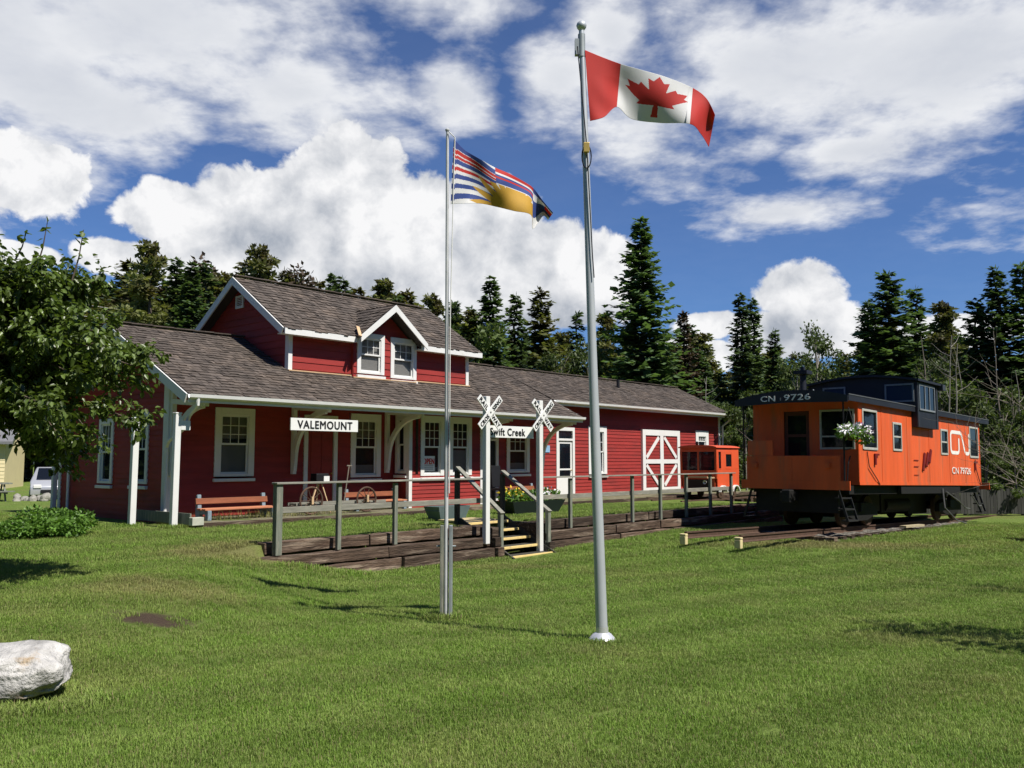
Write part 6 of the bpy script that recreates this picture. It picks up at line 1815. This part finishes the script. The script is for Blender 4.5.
# low shrub at the station corner
sh = empty('shrub', (-10.15, 18.3, 0), R(30), 'low bright green leafy shrub bed at the left by the gable end', 'shrub')
C = [(x, y, .22 + .1 * math.sin(x * 3), .38, .38, .24) for x in np.arange(-2.6, 1.0, .32) for y in (-.3, .2)] + [(.75, .2, .42, .5, .45, .32), (.35, .3, .48, .45, .45, .30), (1.15, .15, .40, .35, .35, .28)]
V, F, tn = leaf_cloud(9500, C, .115, 41, 1.0, 0, .0); npmesh('foliage', V, F, HEDGE, tn, sh); sh.scale = (1, 1, .8)
mb = MB()
for k in range(40):
    x, y = random.uniform(-2.5, 1.2), random.uniform(-.3, .4); mb.tube([(x, y, 0), (x + random.uniform(-.1, .1), y, .4)], .008, 5)
mb.build('stem', TWIG, sh)

# leafless shrub reaching in from the right edge
def bare_shrub():
    bx, by = 9.5, 12.8
    o = empty('bare_shrub', (bx, by, gz(bx, by)), 0, 'grey leafless branches reaching in at the right edge', 'shrub')
    r = random.Random(77); mb = MB()
    def grow(p, d, L, rad, lvl):
        pts = [p]; q = p.copy(); dd = d.copy()
        for i in range(5):
            dd = (dd + Vector((r.gauss(0, .13), r.gauss(0, .13), r.gauss(.02, .10)))).normalized(); q = q + dd * L / 5; pts.append(q.copy())
        mb.tube(pts, [rad * (1 - .14 * i) for i in range(6)], 6)
        if lvl < 3:
            for k in range(4 if lvl == 0 else 3):
                i = r.randint(2, 5); a = Vector((r.gauss(0, 1), r.gauss(0, 1), r.gauss(.1, .7))).normalized()
                grow(pts[i], (dd * .9 + a * .75).normalized(), L * r.uniform(.4, .7), rad * .5, lvl + 1)
    for (d, L, rad) in (((-.42, .2, .85), 2.3, .026), ((-.62, .1, .55), 2.0, .024), ((-.25, .3, 1.0), 2.6, .03), ((.2, .1, 1), 2.4, .03), ((-.5, .45, .8), 2.2, .022), ((.6, 0, .8), 2, .02)):
        grow(Vector((r.uniform(-.1, .1), r.uniform(-.1, .1), 0)), Vector(d).normalized(), L, rad, 0)
    mb.build('branches', TWIG, o)
bare_shrub()
# trees standing just outside the right edge: only their shadows fall into view
def shade_tree(x, y, h, seed):
    o = broadleaf('scrub_tree', seed, h, 1.3, BUSH, 1100, .16, TWIG); o.location = (x, y, gz(x, y)); del o['used']
    tag(o, 'leafy tree just outside the right edge whose shadow crosses the lawn', 'tree')
shade_tree(6.5, 8.5, 4.4, 91)
# unseen open-sided shelter, made up to cast the dark roof shadow by the fence
sd_ = empty('added_shelter', (16.2, 22.9, -.5), R(20), 'small unseen roofed shelter added to cast a shadow from the right', 'shelter')
for (x, y) in ((-1, -.8), (1, -.8), (-1, .8), (1, .8)):
    mb = MB(); mb.box(x - .06, x + .06, y - .06, y + .06, 0, 2.1); mb.build('post', GREYWOOD, sd_)
mb = MB(); mb.prism([(-1.2, 2.1), (0, 2.7), (1.2, 2.1), (1.2, 2.02), (0, 2.6), (-1.2, 2.02)], 'x', -1.4, 1.4); mb.build('roof', SHAKE, sd_)

# ------------------------------------------------------------------ far things on the left and right
hs = empty('yellow_house', (-29.6, 47.5, -.3), R(20), 'pale yellow house glimpsed under the near tree at the left', 'house')
mb = MB(); boards(mb, -4, 2.2, .3, 3.0, .2, [(-1.4, -.3, 1.2, 2.3)], seed=55); mb.face([(2.2, 0, .3), (2.2, 6, .3), (2.2, 6, 3), (2.2, 3, 4.6), (2.2, 0, 3)]); mb.build('wall', mat('yellow_siding', (.70, .60, .36), .7, .05, 2), hs)
mb = MB(); mb.box(-4, 2.2, -.03, .0, 0, .3); mb.build('foundation', CONCRETE, hs)
mb = MB(); mb.prism([(-.5, 2.9), (3, 4.75), (6.5, 2.9), (6.5, 2.75), (3, 4.6), (-.5, 2.75)], 'x', -4.4, 2.6); mb.build('roof', mat('grey_shingle', (.16, .16, .17), .9, .2, 6), hs)
window(hs, (-.85, 0, 1.15), 0, 1.15, 1.2, kind='1/1')

def build_car():
    o = empty('parked_car', (-18.75, 36.5, -.05), R(118), 'small silver car parked beyond the rear corner of the station', 'car')
    SIL = mat('silver_car_paint', (.55, .56, .58), .25, .03, 2, metal=.4, spec=.6); Wd = .86
    mb = MB(); side = [(-.0, .30), (.02, .62), (.15, .74), (1.05, .84), (1.75, 1.34), (3.1, 1.36), (3.85, .92), (4.15, .86), (4.2, .35), (3.75, .28), (.5, .25)]
    # lower body and cabin, narrowing upwards
    V, n = [], len(side)
    for s_ in (-1, 1):
        for (x, z) in side: V.append((x - 2.1, s_ * Wd * (1 if z < .9 else .78), z))
    F = [tuple(range(n)), tuple(range(2 * n - 1, n - 1, -1))] + [(i, (i + 1) % n, (i + 1) % n + n, i + n) for i in range(n)]
    mb.grid(V, F); mb.build('body', SIL, o, bevel=.04, smooth=True)
    mb = MB()
    mb.face([(-1.02, -.66, .86), (-1.02, .66, .86), (-.40, .60, 1.29), (-.40, -.60, 1.29)]); w = mb.build('windscreen', DARKGLASS, o); w.location = (-.03, 0, .04)
    mb = MB(); mb.face([(1.05, -.6, 1.30), (1.05, .6, 1.30), (1.72, .66, .93), (1.72, -.66, .93)]); w = mb.build('rear_window', DARKGLASS, o); w.location = (.02, 0, .03)
    for s_ in (-1, 1):
        mb = MB(); mb.face([(-.9, s_ * .80, .90), (-.35, s_ * .69, 1.29), (.95, s_ * .69, 1.30), (1.5, s_ * .80, .92)]); mb.build('side_window', DARKGLASS, o)
        mb = MB(); mb.box(-2.12, -2.06, s_ * .62 - .14, s_ * .62 + .14, .56, .70); mb.build('headlight', SIGNW, o, bevel=.02)
        for x in (-1.32, 1.22):
            mb = MB(); mb.tube([(x, s_ * .70, .30), (x, s_ * .88, .30)], [.30, .30], 20); wh = mb.build('wheel', BLACK, o); mb = MB(); mb.tube([(x, s_ * .885, .30), (x, s_ * .90, .30)], [.18, .15], 14); mb.build('rim', STEEL, wh)
    mb = MB(); mb.box(-2.14, -2.09, -.5, .5, .36, .50); mb.build('grille', BLACK, o)
build_car()
rk = random.Random(6)
hp = empty('rubble_heap', (-18.0, 33.6, 0), 0, 'heap of pale broken rocks on the grass under the near tree', 'rock heap')
for i in range(14):
    bm = bmesh.new(); bmesh.ops.create_icosphere(bm, subdivisions=2, radius=rk.uniform(.08, .20))
    for v in bm.verts: v.co *= rk.uniform(.82, 1.15)
    me = bpy.data.meshes.new('rock'); bm.to_mesh(me); bm.free(); me.materials.append(mat('rubble_stone', (.26, .25, .22), .9, .3, 5)); q = bpy.data.objects.new('rock', me); COL.objects.link(q); q.parent = hp
    q.location = (rk.uniform(-.6, .6), rk.uniform(-.4, .4), rk.uniform(.03, .22))
wk = MB(); wk.box(-30, -9.6, 21.6, 22.9, -.02, .035); tag(wk.build('path', CONCRETE), kind='structure')
wk = MB(); wk.box(-.95, -.25, .3, 6.9, -.02, .03); tag(wk.build('path', CONCRETE, loc=BO, rot=(0, 0, BROT)), kind='structure')
pt = empty('picnic_table', (-19.6, 33.0, 0), R(40), 'grey picnic table at the far left edge under the near tree', 'table')
mb = MB(); mb.box(-.9, .9, -.38, .38, .70, .75); mb.build('tabletop', GREYWOOD, pt)
for s_ in (-1, 1):
    mb = MB(); mb.box(-.9, .9, s_ * .72 - .14, s_ * .72 + .14, .42, .46); mb.build('seat', GREYWOOD, pt)
    mb = MB(); mb.beam((s_ * .65, -.62, 0), (s_ * .65, -.2, .70), .05, .09); mb.beam((s_ * .65, .62, 0), (s_ * .65, .2, .70), .05, .09); mb.beam((s_ * .65, -.8, .40), (s_ * .65, .8, .40), .05, .09); mb.build('leg', GREYWOOD, pt)

# board fence beyond the caboose
fx = empty('board_fence', (18.0, 35.4, -.55), 0, 'dark grey board fence beyond the caboose', 'fence')
x = -2.5; mb = MB(); rq = random.Random(9)
while x < 9:
    w = rq.uniform(.11, .16); hh = rq.uniform(.92, 1.02); mb.box(x, x + w - .015, -.012 + rq.uniform(-.006, .006), .012, .02, hh, tint=rq.random()); x += w
mb.build('boards', FENCEG, fx)
for xx in (-2.3, 0, 2.3, 4.6, 6.9):
    mb = MB(); mb.box(xx - .05, xx + .05, .02, .12, -.2, 1.0); mb.build('post', FENCEG, fx)

# power line behind the station
pl = []
for (px, dep, top) in ((-95, 52, 275), (640, 80, 372)):
    p = at(px, top, dep); o = empty('utility_pole', (p[0], p[1], -.3), 0, {-95: 'utility pole hidden behind the near leafy tree', 640: 'utility pole hidden in the wood behind the freight shed'}[px], 'utility pole')
    h = p[2] + .3; mb = MB(); mb.tube([(0, 0, 0), (0, 0, h)], [.10, .06], 10); mb.build('pole', PALEBARK, o)
    mb = MB(); mb.beam((-.7, 0, h - .25), (.7, 0, h - .25), .09, .11); mb.build('cross_arm', PALEBARK, o); pl.append((p[0], p[1], p[2]))
for k, off in enumerate((-.25, -1.0)):
    mb = MB(); pts = []
    for i in range(1):
        a, c = Vector(pl[i]), Vector(pl[i + 1])
        for j in range(31):
            t = j / 30; q = a.lerp(c, t); q.z += off - .5 * (1 - (2 * t - 1) ** 2) * .5; pts.append(q)
    mb.tube(pts, .018, 5); w = mb.build('power_line', mat('pale_cable', (.35, .34, .33), .5), None); tag(w, ['upper overhead cable crossing the trees left of the station', 'lower overhead cable crossing the trees left of the station'][k], 'cable')

# dandelions and tall weeds -----------------------------------------------------------------------
wd = empty('weeds', bw(1.6, -1.5, .2), BROT, 'yellow green weeds growing under the leftmost bench', 'weeds'); wd['kind'] = 'stuff'
rng2 = np.random.default_rng(61); V, F = [], []
for i in range(700):
    x, y = rng2.uniform(-1.4, 2.6), rng2.uniform(-.3, 1.2); h = rng2.uniform(.06, .22); a = rng2.uniform(0, 6.28); n = len(V); dx, dy = math.cos(a), math.sin(a)
    V += [(x - dy * .006, y + dx * .006, 0), (x + dy * .006, y - dx * .006, 0), (x + dx * h * .4, y + dy * h * .4, h)]; F.append((n, n + 1, n + 2))
npmesh('blades', V, F, mat('dry_weed_blades', (.17, .17, .05), .7, .3, 3, tint=.4, trans=.3), rng2.uniform(0, 1, 700), wd)

# any tree prototype that was never placed is dropped
for k, root in list(PROTO.items()):
    if not root.get('used'):
        for c in list(root.children): bpy.data.objects.remove(c)
        bpy.data.objects.remove(root)
    elif 'used' in root.keys(): del root['used']
for root in (asp, bush, bush2):
    if 'used' in root.keys(): del root['used']
